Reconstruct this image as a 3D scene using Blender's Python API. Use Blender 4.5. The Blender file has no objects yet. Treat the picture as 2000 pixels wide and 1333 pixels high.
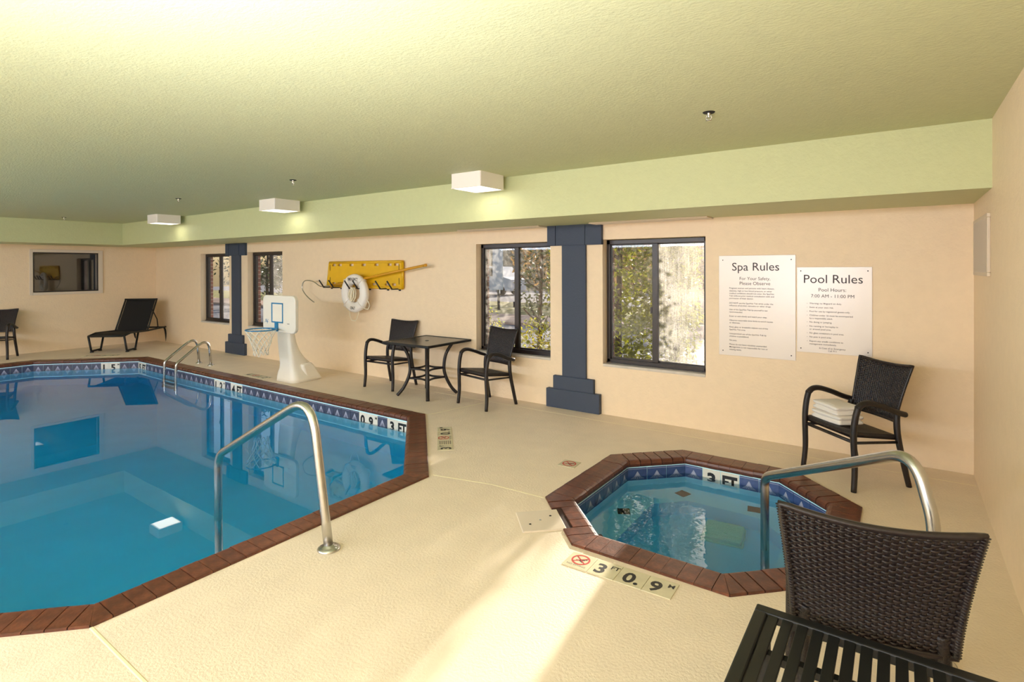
import bpy, bmesh, math, random
from mathutils import Vector, Matrix
from mathutils.geometry import tessellate_polygon
random.seed(7)
SC = bpy.context.scene
COL = SC.collection

# ---------------------------------------------------------------- camera
F_PX, YAW, PITCH, ROLL, CY, CAM_H = 1073.98, 0.6150, -0.0038, -0.0035, 528.13, 1.55
cam_d = bpy.data.cameras.new('camera')
cam = bpy.data.objects.new('camera', cam_d); COL.objects.link(cam)
cam_d.sensor_width = 36.0; cam_d.sensor_fit = 'HORIZONTAL'
cam_d.lens = F_PX / 2000 * 36.0
cam_d.shift_x = 0.0; cam_d.shift_y = -(666.5 - CY) / 2000
cam_d.clip_start = 0.02; cam_d.clip_end = 300
_f = Vector((-math.sin(YAW) * math.cos(PITCH), math.cos(YAW) * math.cos(PITCH), math.sin(PITCH)))
_r = Vector((math.cos(YAW), math.sin(YAW), 0)); _u = _r.cross(_f)
_c, _s = math.cos(ROLL), math.sin(ROLL)
_r, _u = _c * _r + _s * _u, -_s * _r + _c * _u
cam.matrix_world = Matrix(((_r.x, _u.x, -_f.x, 0), (_r.y, _u.y, -_f.y, 0), (_r.z, _u.z, -_f.z, CAM_H), (0, 0, 0, 1)))
SC.camera = cam

# ---------------------------------------------------------------- world, sun, lights, exposure
W = bpy.data.worlds.new('world'); SC.world = W; W.use_nodes = True
wn = W.node_tree; wn.nodes.clear()
w_out = wn.nodes.new('ShaderNodeOutputWorld'); w_bg = wn.nodes.new('ShaderNodeBackground')
w_sky = wn.nodes.new('ShaderNodeTexSky'); w_sky.sky_type = 'NISHITA'; w_sky.sun_disc = False
w_sky.sun_elevation = math.radians(16); w_sky.sun_rotation = math.radians(-6.7); w_sky.dust_density = 2.0
wn.links.new(w_sky.outputs[0], w_bg.inputs[0]); w_bg.inputs[1].default_value = 0.22
wn.links.new(w_bg.outputs[0], w_out.inputs[0])

def lamp(name, kind, loc, direction, energy, color=(1, 1, 1), **kw):
    d = bpy.data.lights.new(name, kind); d.energy = energy; d.color = color
    for k, v in kw.items(): setattr(d, k, v)
    o = bpy.data.objects.new(name, d); COL.objects.link(o); o.location = loc
    o.rotation_euler = Vector(direction).to_track_quat('-Z', 'Y').to_euler()
    return o
sun = lamp('sun', 'SUN', (-4, 20, 8), (0.118, -1.0, -0.285), 11.0, (1.0, 0.90, 0.76), angle=math.radians(1.0))
sun.data.cycles.use_multiple_importance_sampling = False
lamp('bounce_lamp', 'AREA', (-1.25, 0.1, 1.22), (-0.30, 0.32, 1.0), 76, (0.88, 0.96, 1.18), shape='RECTANGLE', size=1.0, size_y=0.8)
lamp('fill_front', 'AREA', (-5.2, -3.6, 2.275), (0.02, 0.35, -0.94), 590, (0.84, 0.97, 1.20), shape='RECTANGLE', size=11.0, size_y=0.8)  # added fill lamp under the ceiling behind the camera
SC.view_settings.view_transform = 'Standard'; SC.view_settings.look = 'None'
SC.view_settings.gamma = 1.0; SC.view_settings.exposure = 0.0
SC.view_settings.use_curve_mapping = False
try:
    SC.cycles.use_denoising = True
    SC.cycles.sample_clamp_indirect = 6.0
    SC.cycles.max_bounces = 14; SC.cycles.transparent_max_bounces = 24; SC.cycles.transmission_bounces = 12
    SC.cycles.diffuse_bounces = 6; SC.cycles.glossy_bounces = 6
except Exception: pass

# ---------------------------------------------------------------- room measures (metres)
D, R, L, FRONT = 5.309, 0.445, -13.234, -4.6
ZB, ZC, YB, LB = 2.018, 2.428, 4.306, -12.18

# ---------------------------------------------------------------- material helpers
def srgb(r, g, b):
    f = lambda c: (c / 255 / 12.92) if c / 255 <= 0.04045 else ((c / 255 + 0.055) / 1.055) ** 2.4
    return (f(r), f(g), f(b), 1)
def new_mat(name):
    m = bpy.data.materials.new(name); m.use_nodes = True
    nt = m.node_tree; nt.nodes.clear()
    out = nt.nodes.new('ShaderNodeOutputMaterial')
    return m, nt, out
def N(nt, typ, **kw):
    n = nt.nodes.new(typ)
    for k, v in kw.items():
        if k in n.inputs: n.inputs[k].default_value = v
        else: setattr(n, k, v)
    return n
def mat(name, col, rough=0.6, bump=None, var=0.0, var_scale=6.0, metal=0.0, spec=0.5, rnd=0.0, col2=None, emit=None, trans=0.0, coat=0.0):
    """Principled material; bump = list of (scale, strength, distance, stretch)"""
    m, nt, out = new_mat(name)
    p = nt.nodes.new('ShaderNodeBsdfPrincipled')
    p.inputs['Base Color'].default_value = col; p.inputs['Roughness'].default_value = rough
    p.inputs['Metallic'].default_value = metal; p.inputs['Specular IOR Level'].default_value = spec
    p.inputs['Coat Weight'].default_value = coat
    tc = nt.nodes.new('ShaderNodeTexCoord')
    cur = None
    if var or rnd or col2:
        base = nt.nodes.new('ShaderNodeRGB'); base.outputs[0].default_value = col; cur = base.outputs[0]
        if col2:
            no = N(nt, 'ShaderNodeTexNoise', Scale=var_scale, Detail=5.0, Roughness=0.6)
            nt.links.new(tc.outputs['Object'], no.inputs['Vector'])
            rp = nt.nodes.new('ShaderNodeValToRGB'); rp.color_ramp.elements[0].position = 0.38; rp.color_ramp.elements[1].position = 0.64
            nt.links.new(no.outputs['Fac'], rp.inputs[0])
            mx = N(nt, 'ShaderNodeMix', data_type='RGBA'); mx.inputs[7].default_value = col2
            nt.links.new(rp.outputs[0], mx.inputs[0]); nt.links.new(cur, mx.inputs[6]); cur = mx.outputs[2]
        if var:
            no = N(nt, 'ShaderNodeTexNoise', Scale=var_scale, Detail=6.0)
            nt.links.new(tc.outputs['Object'], no.inputs['Vector'])
            mr = N(nt, 'ShaderNodeMapRange'); mr.inputs[1].default_value = 0.3; mr.inputs[2].default_value = 0.7
            mr.inputs[3].default_value = 1 - var; mr.inputs[4].default_value = 1 + var
            nt.links.new(no.outputs['Fac'], mr.inputs[0])
            hs = nt.nodes.new('ShaderNodeHueSaturation'); nt.links.new(cur, hs.inputs['Color']); nt.links.new(mr.outputs[0], hs.inputs['Value'])
            cur = hs.outputs[0]
        if rnd:
            oi = nt.nodes.new('ShaderNodeObjectInfo')
            mr = N(nt, 'ShaderNodeMapRange'); mr.inputs[3].default_value = 1 - rnd; mr.inputs[4].default_value = 1 + rnd
            nt.links.new(oi.outputs['Random'], mr.inputs[0])
            hs = nt.nodes.new('ShaderNodeHueSaturation'); nt.links.new(cur, hs.inputs['Color']); nt.links.new(mr.outputs[0], hs.inputs['Value'])
            cur = hs.outputs[0]
        nt.links.new(cur, p.inputs['Base Color'])
    nrm = None
    for b in (bump or []):
        sc, st, di = b[:3]
        no = N(nt, 'ShaderNodeTexNoise', Scale=sc, Detail=3.0, Roughness=0.55)
        src = tc.outputs['Object']
        if len(b) > 3:
            mp = nt.nodes.new('ShaderNodeMapping'); mp.inputs['Scale'].default_value = b[3]
            nt.links.new(src, mp.inputs[0]); src = mp.outputs[0]
        nt.links.new(src, no.inputs['Vector'])
        bp = nt.nodes.new('ShaderNodeBump'); bp.inputs['Strength'].default_value = st; bp.inputs['Distance'].default_value = di
        nt.links.new(no.outputs['Fac'], bp.inputs['Height'])
        if nrm: nt.links.new(nrm, bp.inputs['Normal'])
        nrm = bp.outputs[0]
    if nrm: nt.links.new(nrm, p.inputs['Normal'])
    if emit:
        p.inputs['Emission Color'].default_value = emit[0]; p.inputs['Emission Strength'].default_value = emit[1]
    if trans:
        tr = nt.nodes.new('ShaderNodeBsdfTranslucent'); tr.inputs[0].default_value = col
        if cur: nt.links.new(cur, tr.inputs[0])
        ms = nt.nodes.new('ShaderNodeMixShader'); ms.inputs[0].default_value = trans
        nt.links.new(p.outputs[0], ms.inputs[1]); nt.links.new(tr.outputs[0], ms.inputs[2]); nt.links.new(ms.outputs[0], out.inputs[0])
    else:
        nt.links.new(p.outputs[0], out.inputs[0])
    return m

M = {}
M['wall'] = mat('cream wall paint', srgb(240, 216, 182), 0.55, [(38, 0.35, 0.010), (140, 0.25, 0.004)], var=0.02, var_scale=14)
M['ceiling'] = mat('sage green ceiling paint', srgb(196, 197, 154), 0.6, [(42, 0.4, 0.010, (1, 1.7, 1)), (130, 0.35, 0.004)], var=0.03, var_scale=20)
M['soffit'] = mat('pale green soffit paint', srgb(198, 200, 150), 0.55, [(40, 0.3, 0.008), (140, 0.25, 0.004)], var=0.02, var_scale=16)
M['deck'] = mat('cream textured deck coating', srgb(236, 218, 194), 0.62, [(75, 0.45, 0.008), (260, 0.3, 0.003)], var=0.035, var_scale=5)
M['joint'] = mat('deck joint', srgb(240, 226, 188), 0.6, [(200, 0.3, 0.002)])
M['brick_coping'] = mat('glazed terracotta coping', srgb(88, 48, 34), 0.36, [(30, 0.25, 0.006), (120, 0.2, 0.002)], var=0.12, var_scale=22, rnd=0.16, col2=srgb(110, 62, 42))
M['mortar'] = mat('dark mortar', srgb(54, 29, 22), 0.8, [(150, 0.3, 0.002)])
M['plaster'] = mat('pool plaster', srgb(206, 246, 255), 0.7, var=0.03, var_scale=3)
M['tile_blue'] = mat('slate blue glazed tile', srgb(66, 84, 132), 0.15, var=0.12, var_scale=30, rnd=0.1)
M['tile_slate'] = mat('slate grey blue glazed tile', srgb(72, 78, 100), 0.15, var=0.12, var_scale=30, rnd=0.1)
M['tile_line'] = mat('tile motif glaze', srgb(176, 178, 200), 0.2)
M['tile_white'] = mat('white glazed tile', srgb(232, 226, 212), 0.18, rnd=0.04)
M['grout'] = mat('pale grout', srgb(190, 204, 220), 0.8)
M['black'] = mat('black glaze lettering', srgb(24, 22, 22), 0.4)
M['deck_tile'] = mat('beige ceramic deck tile', srgb(206, 196, 164), 0.4, [(60, 0.15, 0.003)], var=0.08, var_scale=12, rnd=0.06)
M['red'] = mat('red tile print', srgb(190, 52, 46), 0.4)
M['grey_print'] = mat('grey tile print', srgb(120, 112, 98), 0.5)
M['steel'] = mat('brushed stainless steel', srgb(198, 197, 194), 0.26, [(60, 0.05, 0.001, (1, 1, 0.1))], metal=1.0, var=0.05, var_scale=25)
M['slate'] = mat('slate blue pilaster paint', srgb(58, 68, 86), 0.6, [(30, 0.3, 0.008), (120, 0.3, 0.004)], var=0.03)
M['bronze'] = mat('dark bronze aluminium', srgb(44, 34, 30), 0.35, metal=0.0, spec=0.6)
M['sill'] = mat('cultured marble sill', srgb(206, 196, 182), 0.3, var=0.1, var_scale=9)
M['trim_white'] = mat('white painted trim', srgb(222, 206, 186), 0.45)
M['brick'] = mat('red facade brick', srgb(140, 92, 78), 0.85, [(60, 0.4, 0.004)], var=0.15, var_scale=20, rnd=0.22)
M['wall_mortar'] = mat('facade mortar', srgb(186, 170, 158), 0.9, [(120, 0.4, 0.003)])
M['plastic'] = mat('white moulded plastic', srgb(240, 232, 216), 0.42, [(180, 0.06, 0.001)], var=0.015)
M['blue'] = mat('bright blue plastic', srgb(30, 128, 178), 0.35)
M['net'] = mat('white net cord', srgb(240, 232, 214), 0.8)
M['yellow'] = mat('yellow moulded polyethylene', srgb(226, 176, 10), 0.4, [(40, 0.08, 0.002)], var=0.04, var_scale=8)
M['yellow_dark'] = mat('yellow pole fibreglass', srgb(214, 152, 16), 0.4)
M['hookmetal'] = mat('black coated hook', srgb(30, 28, 28), 0.4)
M['ringwhite'] = mat('white ring buoy vinyl', srgb(240, 232, 222), 0.5, [(50, 0.08, 0.002)], var=0.02)
M['rope'] = mat('white rope', srgb(238, 226, 198), 0.8, [(300, 0.5, 0.002)])
M['wicker'] = mat('dark brown resin wicker', srgb(36, 27, 27), 0.30, [(220, 0.3, 0.002)], var=0.16, var_scale=40)
M['wicker_far'] = mat('dark brown resin wicker seat', srgb(34, 26, 24), 0.42, [(130, 0.8, 0.006, (1, 3, 1))], var=0.2, var_scale=60)
M['wicker_leg'] = mat('wicker wrapped frame', srgb(30, 22, 20), 0.4, [(160, 0.6, 0.004)], var=0.2, var_scale=60)
M['black_metal'] = mat('black powder coated metal', srgb(20, 20, 18), 0.5, [(220, 0.15, 0.001)], var=0.1, var_scale=40)
M['sling'] = mat('black mesh sling', srgb(14, 12, 12), 0.8, [(300, 0.4, 0.002)])
M['tabletop'] = mat('dark glass table top', srgb(44, 42, 38), 0.22, var=0.15, var_scale=6)
M['towel'] = mat('white terry towel', srgb(246, 238, 228), 0.95, [(160, 0.7, 0.006), (500, 0.5, 0.003)])
M['sign'] = mat('brushed silver sign plate', srgb(222, 212, 202), 0.32, [(20, 0.02, 0.001)], metal=0.15)
M['ink'] = mat('dark sign ink', srgb(58, 46, 50), 0.6)
M['lampbody'] = mat('white enamelled lamp housing', srgb(238, 228, 216), 0.4)
M['diffuser'] = mat('lit lamp diffuser', srgb(250, 246, 238), 0.4, emit=((1.0, 0.93, 0.82, 1), 2.2))
M['chrome'] = mat('sprinkler chrome', srgb(220, 214, 204), 0.25, metal=1.0)
M['dark'] = mat('dark recess', srgb(30, 28, 26), 0.8)
M['vent'] = mat('white vent enamel', srgb(214, 196, 172), 0.45)
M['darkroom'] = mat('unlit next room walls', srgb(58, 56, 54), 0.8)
M['asphalt'] = mat('grey asphalt', srgb(118, 116, 122), 0.9, [(60, 0.4, 0.01)], var=0.12, var_scale=1.5)
M['walk'] = mat('pinkish concrete walk', srgb(176, 146, 128), 0.9, var=0.1, var_scale=2)
M['lawn'] = mat('autumn lawn', srgb(116, 122, 60), 0.9, [(40, 0.6, 0.03)], var=0.25, var_scale=3, col2=srgb(158, 140, 84))
M['hill'] = mat('dry tan hillside', srgb(214, 182, 142), 0.95, [(4, 0.6, 0.3)], var=0.25, var_scale=0.8, col2=srgb(170, 138, 100))
M['leaf'] = mat('yellow green leaves', srgb(150, 150, 34), 0.45, var=0.45, var_scale=2.6, col2=srgb(92, 100, 30), trans=0.55)
M['leaf_dark'] = mat('dark green leaves', srgb(66, 74, 42), 0.45, var=0.4, var_scale=5, trans=0.35)
M['leaf_bright'] = mat('bright green leaves', srgb(150, 166, 40), 0.45, var=0.35, var_scale=6, col2=srgb(190, 170, 60), trans=0.5)
M['leaf_tan'] = mat('tan autumn leaves', srgb(196, 156, 100), 0.6, var=0.35, var_scale=1.2, col2=srgb(150, 128, 84), trans=0.4)
M['bark'] = mat('brown bark', srgb(84, 66, 50), 0.9, [(20, 0.8, 0.02)])
M['white_wall'] = mat('white siding', srgb(232, 232, 234), 0.7)
M['red_wall'] = mat('red barn boards', srgb(170, 96, 82), 0.8)
M['roof'] = mat('pale metal roof', srgb(206, 214, 222), 0.4)
M['grate'] = mat('pale green drain plastic', srgb(240, 246, 214), 0.5)

def water_mat(name, color, density, ripple):
    m, nt, out = new_mat(name)
    g = nt.nodes.new('ShaderNodeBsdfRefraction'); g.inputs['IOR'].default_value = 1.33; g.inputs['Roughness'].default_value = 0.0
    gl = nt.nodes.new('ShaderNodeBsdfGlass'); gl.inputs['IOR'].default_value = 1.33; gl.inputs['Roughness'].default_value = 0.0
    nt.nodes.remove(g)
    tc = nt.nodes.new('ShaderNodeTexCoord')
    no = N(nt, 'ShaderNodeTexNoise', Scale=ripple[0], Detail=2.0)
    nt.links.new(tc.outputs['Object'], no.inputs['Vector'])
    bp = nt.nodes.new('ShaderNodeBump'); bp.inputs['Strength'].default_value = ripple[1]; bp.inputs['Distance'].default_value = 0.01
    nt.links.new(no.outputs['Fac'], bp.inputs['Height']); nt.links.new(bp.outputs[0], gl.inputs['Normal'])
    nt.links.new(gl.outputs[0], out.inputs['Surface'])
    va = nt.nodes.new('ShaderNodeVolumeAbsorption'); va.inputs['Color'].default_value = (*color, 1); va.inputs['Density'].default_value = density
    nt.links.new(va.outputs[0], out.inputs['Volume'])
    return m
M['water'] = water_mat('turquoise pool water', (0.0, 0.80, 0.91), 1.55, (2.5, 0.015))
M['spa_water'] = water_mat('blue spa water', (0.0, 0.72, 0.93), 1.7, (9.0, 0.16))

def pane_mat(name, fog, streak_lo, streak_hi, ior=1.5):
    m, nt, out = new_mat(name)
    tr = nt.nodes.new('ShaderNodeBsdfTransparent'); gl = nt.nodes.new('ShaderNodeBsdfGlossy'); gl.inputs['Roughness'].default_value = 0.02
    fr = nt.nodes.new('ShaderNodeFresnel'); fr.inputs[0].default_value = ior
    geo = nt.nodes.new('ShaderNodeNewGeometry')
    mu = N(nt, 'ShaderNodeMath', operation='MULTIPLY'); inv = N(nt, 'ShaderNodeMath', operation='SUBTRACT'); inv.inputs[0].default_value = 1
    nt.links.new(geo.outputs['Backfacing'], inv.inputs[1]); nt.links.new(fr.outputs[0], mu.inputs[0]); nt.links.new(inv.outputs[0], mu.inputs[1])
    m1 = nt.nodes.new('ShaderNodeMixShader'); nt.links.new(mu.outputs[0], m1.inputs[0]); nt.links.new(tr.outputs[0], m1.inputs[1]); nt.links.new(gl.outputs[0], m1.inputs[2])
    last = m1.outputs[0]
    if fog > 0:
        tl = nt.nodes.new('ShaderNodeBsdfTranslucent'); tl.inputs[0].default_value = (0.95, 0.9, 0.84, 1)
        tc = nt.nodes.new('ShaderNodeTexCoord')
        mp = nt.nodes.new('ShaderNodeMapping'); mp.inputs['Scale'].default_value = (90, 90, 5)
        n1 = N(nt, 'ShaderNodeTexNoise', Scale=1.0, Detail=3.0); n2 = N(nt, 'ShaderNodeTexNoise', Scale=3.5, Detail=4.0)
        n3 = N(nt, 'ShaderNodeTexNoise', Scale=110.0, Detail=1.0)
        nt.links.new(tc.outputs['Object'], mp.inputs[0]); nt.links.new(mp.outputs[0], n1.inputs['Vector'])
        nt.links.new(tc.outputs['Object'], n2.inputs['Vector']); nt.links.new(tc.outputs['Object'], n3.inputs['Vector'])
        a = N(nt, 'ShaderNodeMath', operation='ADD'); nt.links.new(n1.outputs['Fac'], a.inputs[0]); nt.links.new(n2.outputs['Fac'], a.inputs[1])
        b = N(nt, 'ShaderNodeMath', operation='ADD'); nt.links.new(a.outputs[0], b.inputs[0]); nt.links.new(n3.outputs['Fac'], b.inputs[1])
        mr = N(nt, 'ShaderNodeMapRange'); mr.inputs[1].default_value = 1.2; mr.inputs[2].default_value = 1.85
        mr.inputs[3].default_value = streak_lo * fog; mr.inputs[4].default_value = streak_hi * fog
        nt.links.new(b.outputs[0], mr.inputs[0])
        m2 = nt.nodes.new('ShaderNodeMixShader'); nt.links.new(mr.outputs[0], m2.inputs[0]); nt.links.new(last, m2.inputs[1]); nt.links.new(tl.outputs[0], m2.inputs[2])
        last = m2.outputs[0]
    nt.links.new(last, out.inputs[0])
    return m
M['pane_clear'] = pane_mat('clear window glass', 0.0, 0, 0)
M['pane_dark'] = pane_mat('dark reflective glass', 0.0, 0, 0, 2.3)
M['pane_damp'] = pane_mat('damp window glass', 0.12, 0.0, 0.9)
M['pane_light'] = pane_mat('lightly misted window glass', 0.10, 0.0, 0.8)
M['pane_fog'] = pane_mat('fogged window glass', 0.20, 0.15, 1.0)

# ---------------------------------------------------------------- geometry helpers
class MB:
    """collects geometry for ONE mesh"""
    def __init__(s): s.v = []; s.f = []; s.m = []; s.sm = []
    def add(s, vs, fs, mi=0, smooth=False):
        o = len(s.v); s.v.extend([tuple(v) for v in vs])
        for f in fs: s.f.append(tuple(i + o for i in f)); s.m.append(mi); s.sm.append(smooth)
        return s
    def box(s, x0, x1, y0, y1, z0, z1, mi=0, mx=None):
        vs = [Vector(p) for p in ((x0, y0, z0), (x1, y0, z0), (x1, y1, z0), (x0, y1, z0), (x0, y0, z1), (x1, y0, z1), (x1, y1, z1), (x0, y1, z1))]
        if mx: vs = [mx @ v for v in vs]
        return s.add(vs, [(0, 3, 2, 1), (4, 5, 6, 7), (0, 1, 5, 4), (1, 2, 6, 5), (2, 3, 7, 6), (3, 0, 4, 7)], mi)
    def rbox(s, x0, x1, y0, y1, z0, z1, b=0.005, mi=0, mx=None):
        """box with chamfered edges"""
        bm = bmesh.new(); bmesh.ops.create_cube(bm, size=1.0)
        for v in bm.verts: v.co = Vector(((x0 + x1) / 2 + v.co.x * (x1 - x0), (y0 + y1) / 2 + v.co.y * (y1 - y0), (z0 + z1) / 2 + v.co.z * (z1 - z0)))
        bmesh.ops.bevel(bm, geom=list(bm.edges), offset=b, segments=2, profile=0.5, affect='EDGES')
        s.bm(bm, mi, False, mx); return s
    def bm(s, bm, mi=0, smooth=False, mx=None):
        bm.verts.index_update()
        s.add([(mx @ v.co) if mx else v.co for v in bm.verts], [[v.index for v in f.verts] for f in bm.faces], mi, smooth); bm.free(); return s
    def tube(s, path, r, n=10, mi=0, cap=True, closed=False, smooth=True, sx=1.0):
        P = [Vector(p) for p in path]; k = len(P)
        rr = r if isinstance(r, (list, tuple)) else [r] * k
        vs = []; up = None
        for i in range(k):
            if closed: t = (P[(i + 1) % k] - P[i - 1])
            else: t = (P[min(i + 1, k - 1)] - P[max(i - 1, 0)])
            t.normalize()
            if up is None:
                up = Vector((0, 0, 1)) if abs(t.z) < 0.9 else Vector((1, 0, 0))
            a = t.cross(up)
            if a.length < 1e-5: a = t.cross(Vector((0.3, 0.8, 0.5)))
            a.normalize(); b = a.cross(t).normalized(); up = b
            for j in range(n):
                th = 2 * math.pi * j / n
                vs.append(P[i] + a * math.cos(th) * rr[i] * sx + b * math.sin(th) * rr[i])
        fs = []
        for i in range(k if closed else k - 1):
            i2 = (i + 1) % k
            for j in range(n):
                j2 = (j + 1) % n
                fs.append((i * n + j, i * n + j2, i2 * n + j2, i2 * n + j))
        s.add(vs, fs, mi, smooth)
        if cap and not closed:
            o = len(s.v) - k * n
            s.f.append(tuple(o + j for j in reversed(range(n)))); s.m.append(mi); s.sm.append(False)
            s.f.append(tuple(o + (k - 1) * n + j for j in range(n))); s.m.append(mi); s.sm.append(False)
        return s
    def lathe(s, prof, n=24, origin=(0, 0, 0), mi=0, smooth=True, mx=None):
        vs = []; o = Vector(origin)
        for (r, z) in prof:
            for j in range(n):
                a = 2 * math.pi * j / n; v = Vector((r * math.cos(a), r * math.sin(a), z)) + o
                vs.append(mx @ v if mx else v)
        fs = []
        for i in range(len(prof) - 1):
            for j in range(n):
                fs.append((i * n + j, i * n + (j + 1) % n, (i + 1) * n + (j + 1) % n, (i + 1) * n + j))
        return s.add(vs, fs, mi, smooth)
    def poly(s, pts, z0, z1, mi=0):
        n = len(pts)
        s.add([(p[0], p[1], z0) for p in pts] + [(p[0], p[1], z1) for p in pts],
              [tuple(reversed(range(n))), tuple(range(n, 2 * n))] + [(i, (i + 1) % n, n + (i + 1) % n, n + i) for i in range(n)], mi); return s
    def prism(s, prof, axis_fn, t0, t1, mi=0, smooth=False):
        """profile points mapped by axis_fn(a, b, t)"""
        n = len(prof)
        s.add([axis_fn(a, b, t0) for a, b in prof] + [axis_fn(a, b, t1) for a, b in prof],
              [tuple(reversed(range(n))), tuple(range(n, 2 * n))] + [(i, (i + 1) % n, n + (i + 1) % n, n + i) for i in range(n)], mi, smooth); return s
    def mesh(s, name, mats):
        me = bpy.data.meshes.new(name); me.from_pydata(s.v, [], s.f)
        for m in mats: me.materials.append(m)
        me.polygons.foreach_set('material_index', s.m); me.polygons.foreach_set('use_smooth', s.sm)
        me.validate(); me.update(); return me
    def build(s, name, mats, parent=None, loc=None, rot=None):
        if not isinstance(mats, (list, tuple)): mats = [mats]
        return link(name, s.mesh(name, mats), parent, loc, rot)
def link(name, me, parent=None, loc=None, rot=None):
    o = bpy.data.objects.new(name, me); COL.objects.link(o)
    if parent: o.parent = parent
    if loc is not None: o.location = loc
    if rot is not None: o.rotation_euler = rot
    return o
def empty(name, loc=(0, 0, 0), rz=0.0, parent=None):
    o = bpy.data.objects.new(name, None); COL.objects.link(o); o.location = loc; o.rotation_euler = (0, 0, rz)
    o.empty_display_size = 0.1
    if parent: o.parent = parent
    return o
def tag(o, label=None, cat=None, group=None, kind=None):
    if label: o['label'] = label
    if cat: o['category'] = cat
    if group: o['group'] = group
    if kind: o['kind'] = kind
    return o
def struct(o, label=None, cat=None):
    o['kind'] = 'structure'
    if label: o['label'] = label
    if cat: o['category'] = cat
    return o
def copy_tree(o, parent=None):
    c = o.copy(); COL.objects.link(c)
    if parent: c.parent = parent
    for ch in list(o.children): copy_tree(ch, c)
    return c
def smooth_path(pts, n=6):
    """Catmull-Rom through pts"""
    P = [Vector(p) for p in pts]; out = []
    for i in range(len(P) - 1):
        p0 = P[max(i - 1, 0)]; p1 = P[i]; p2 = P[i + 1]; p3 = P[min(i + 2, len(P) - 1)]
        for k in range(n):
            t = k / n
            out.append(0.5 * ((2 * p1) + (p2 - p0) * t + (2 * p0 - 5 * p1 + 4 * p2 - p3) * t * t + (3 * p1 - p0 - 3 * p2 + p3) * t ** 3))
    out.append(P[-1]); return out
def fillet(pts, rad, n=7):
    """polyline with rounded corners"""
    P = [Vector(p) for p in pts]; out = [P[0]]
    rads = rad if isinstance(rad, (list, tuple)) else [rad] * len(P)
    for i in range(1, len(P) - 1):
        a = (P[i - 1] - P[i]); b = (P[i + 1] - P[i]); la, lb = a.length, b.length; a.normalize(); b.normalize()
        ang = a.angle(b); t = min(rads[i] / math.tan(ang / 2), la * 0.49, lb * 0.49)
        p1, p2 = P[i] + a * t, P[i] + b * t
        for k in range(n + 1):
            u = k / n; out.append((1 - u) ** 2 * p1 + 2 * u * (1 - u) * P[i] + u * u * p2)
    out.append(P[-1]); return out
def holed(mb, x0, x1, z0, z1, holes, fn, thick, mi=0, back=True):
    """rectangular sheet with rectangular holes; fn(u, v, w) -> point, w=0 front, w=thick back"""
    xs = sorted(set([x0, x1] + [h[0] for h in holes] + [h[1] for h in holes]))
    zs = sorted(set([z0, z1] + [h[2] for h in holes] + [h[3] for h in holes]))
    def inhole(x, z): return any(h[0] < x < h[1] and h[2] < z < h[3] for h in holes)
    for i in range(len(xs) - 1):
        for j in range(len(zs) - 1):
            if inhole((xs[i] + xs[i + 1]) / 2, (zs[j] + zs[j + 1]) / 2): continue
            q = [(xs[i], zs[j]), (xs[i + 1], zs[j]), (xs[i + 1], zs[j + 1]), (xs[i], zs[j + 1])]
            mb.add([fn(a, b, 0) for a, b in q], [(0, 1, 2, 3)], mi)
            if back: mb.add([fn(a, b, thick) for a, b in q], [(3, 2, 1, 0)], mi)
    for (a, b, c, d) in list(holes) + [(x0, x1, z0, z1)]:
        q = [(a, c), (b, c), (b, d), (a, d)]
        for i in range(4):
            p, r = q[i], q[(i + 1) % 4]
            mb.add([fn(*p, 0), fn(*p, thick), fn(*r, thick), fn(*r, 0)], [(0, 1, 2, 3)], mi)
    return mb
_dg = None
def text_mesh(body, mats, width=None, height=None, size=None, align='LEFT', extrude=0.0004, xs=1.0, bold=0.0):
    """lettering in the local XZ plane facing -Y, baseline at z=0"""
    cu = bpy.data.curves.new('lettering', 'FONT'); cu.body = body; cu.size = 1.0; cu.resolution_u = 3; cu.fill_mode = 'BOTH'
    cu.offset = bold
    tmp = bpy.data.objects.new('lettering_tmp', cu); COL.objects.link(tmp)
    dg = bpy.context.evaluated_depsgraph_get(); dg.update()
    me = bpy.data.meshes.new_from_object(tmp.evaluated_get(dg))
    bpy.data.objects.remove(tmp); bpy.data.curves.remove(cu)
    xs_ = [v.co.x for v in me.vertices]; ys_ = [v.co.y for v in me.vertices]
    x0, x1, y0, y1 = min(xs_), max(xs_), min(ys_), max(ys_)
    sx = sy = size or 1.0
    if width and height: sx, sy = width / (x1 - x0), height / (y1 - y0)
    elif width: sx = sy = width / (x1 - x0)
    elif height: sx = sy = height / (y1 - y0)
    sx *= xs
    off = {'LEFT': x0, 'CENTER': (x0 + x1) / 2, 'RIGHT': x1}[align]
    for v in me.vertices: v.co = Vector(((v.co.x - off) * sx, 0.0, v.co.y * sy))
    me.materials.clear()
    for m in (mats if isinstance(mats, list) else [mats]): me.materials.append(m)
    me.name = 'lettering'; me.update()
    return me
TXT_FLOOR = Matrix.Rotation(-math.pi / 2, 4, 'X')   # lettering lying face up

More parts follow.
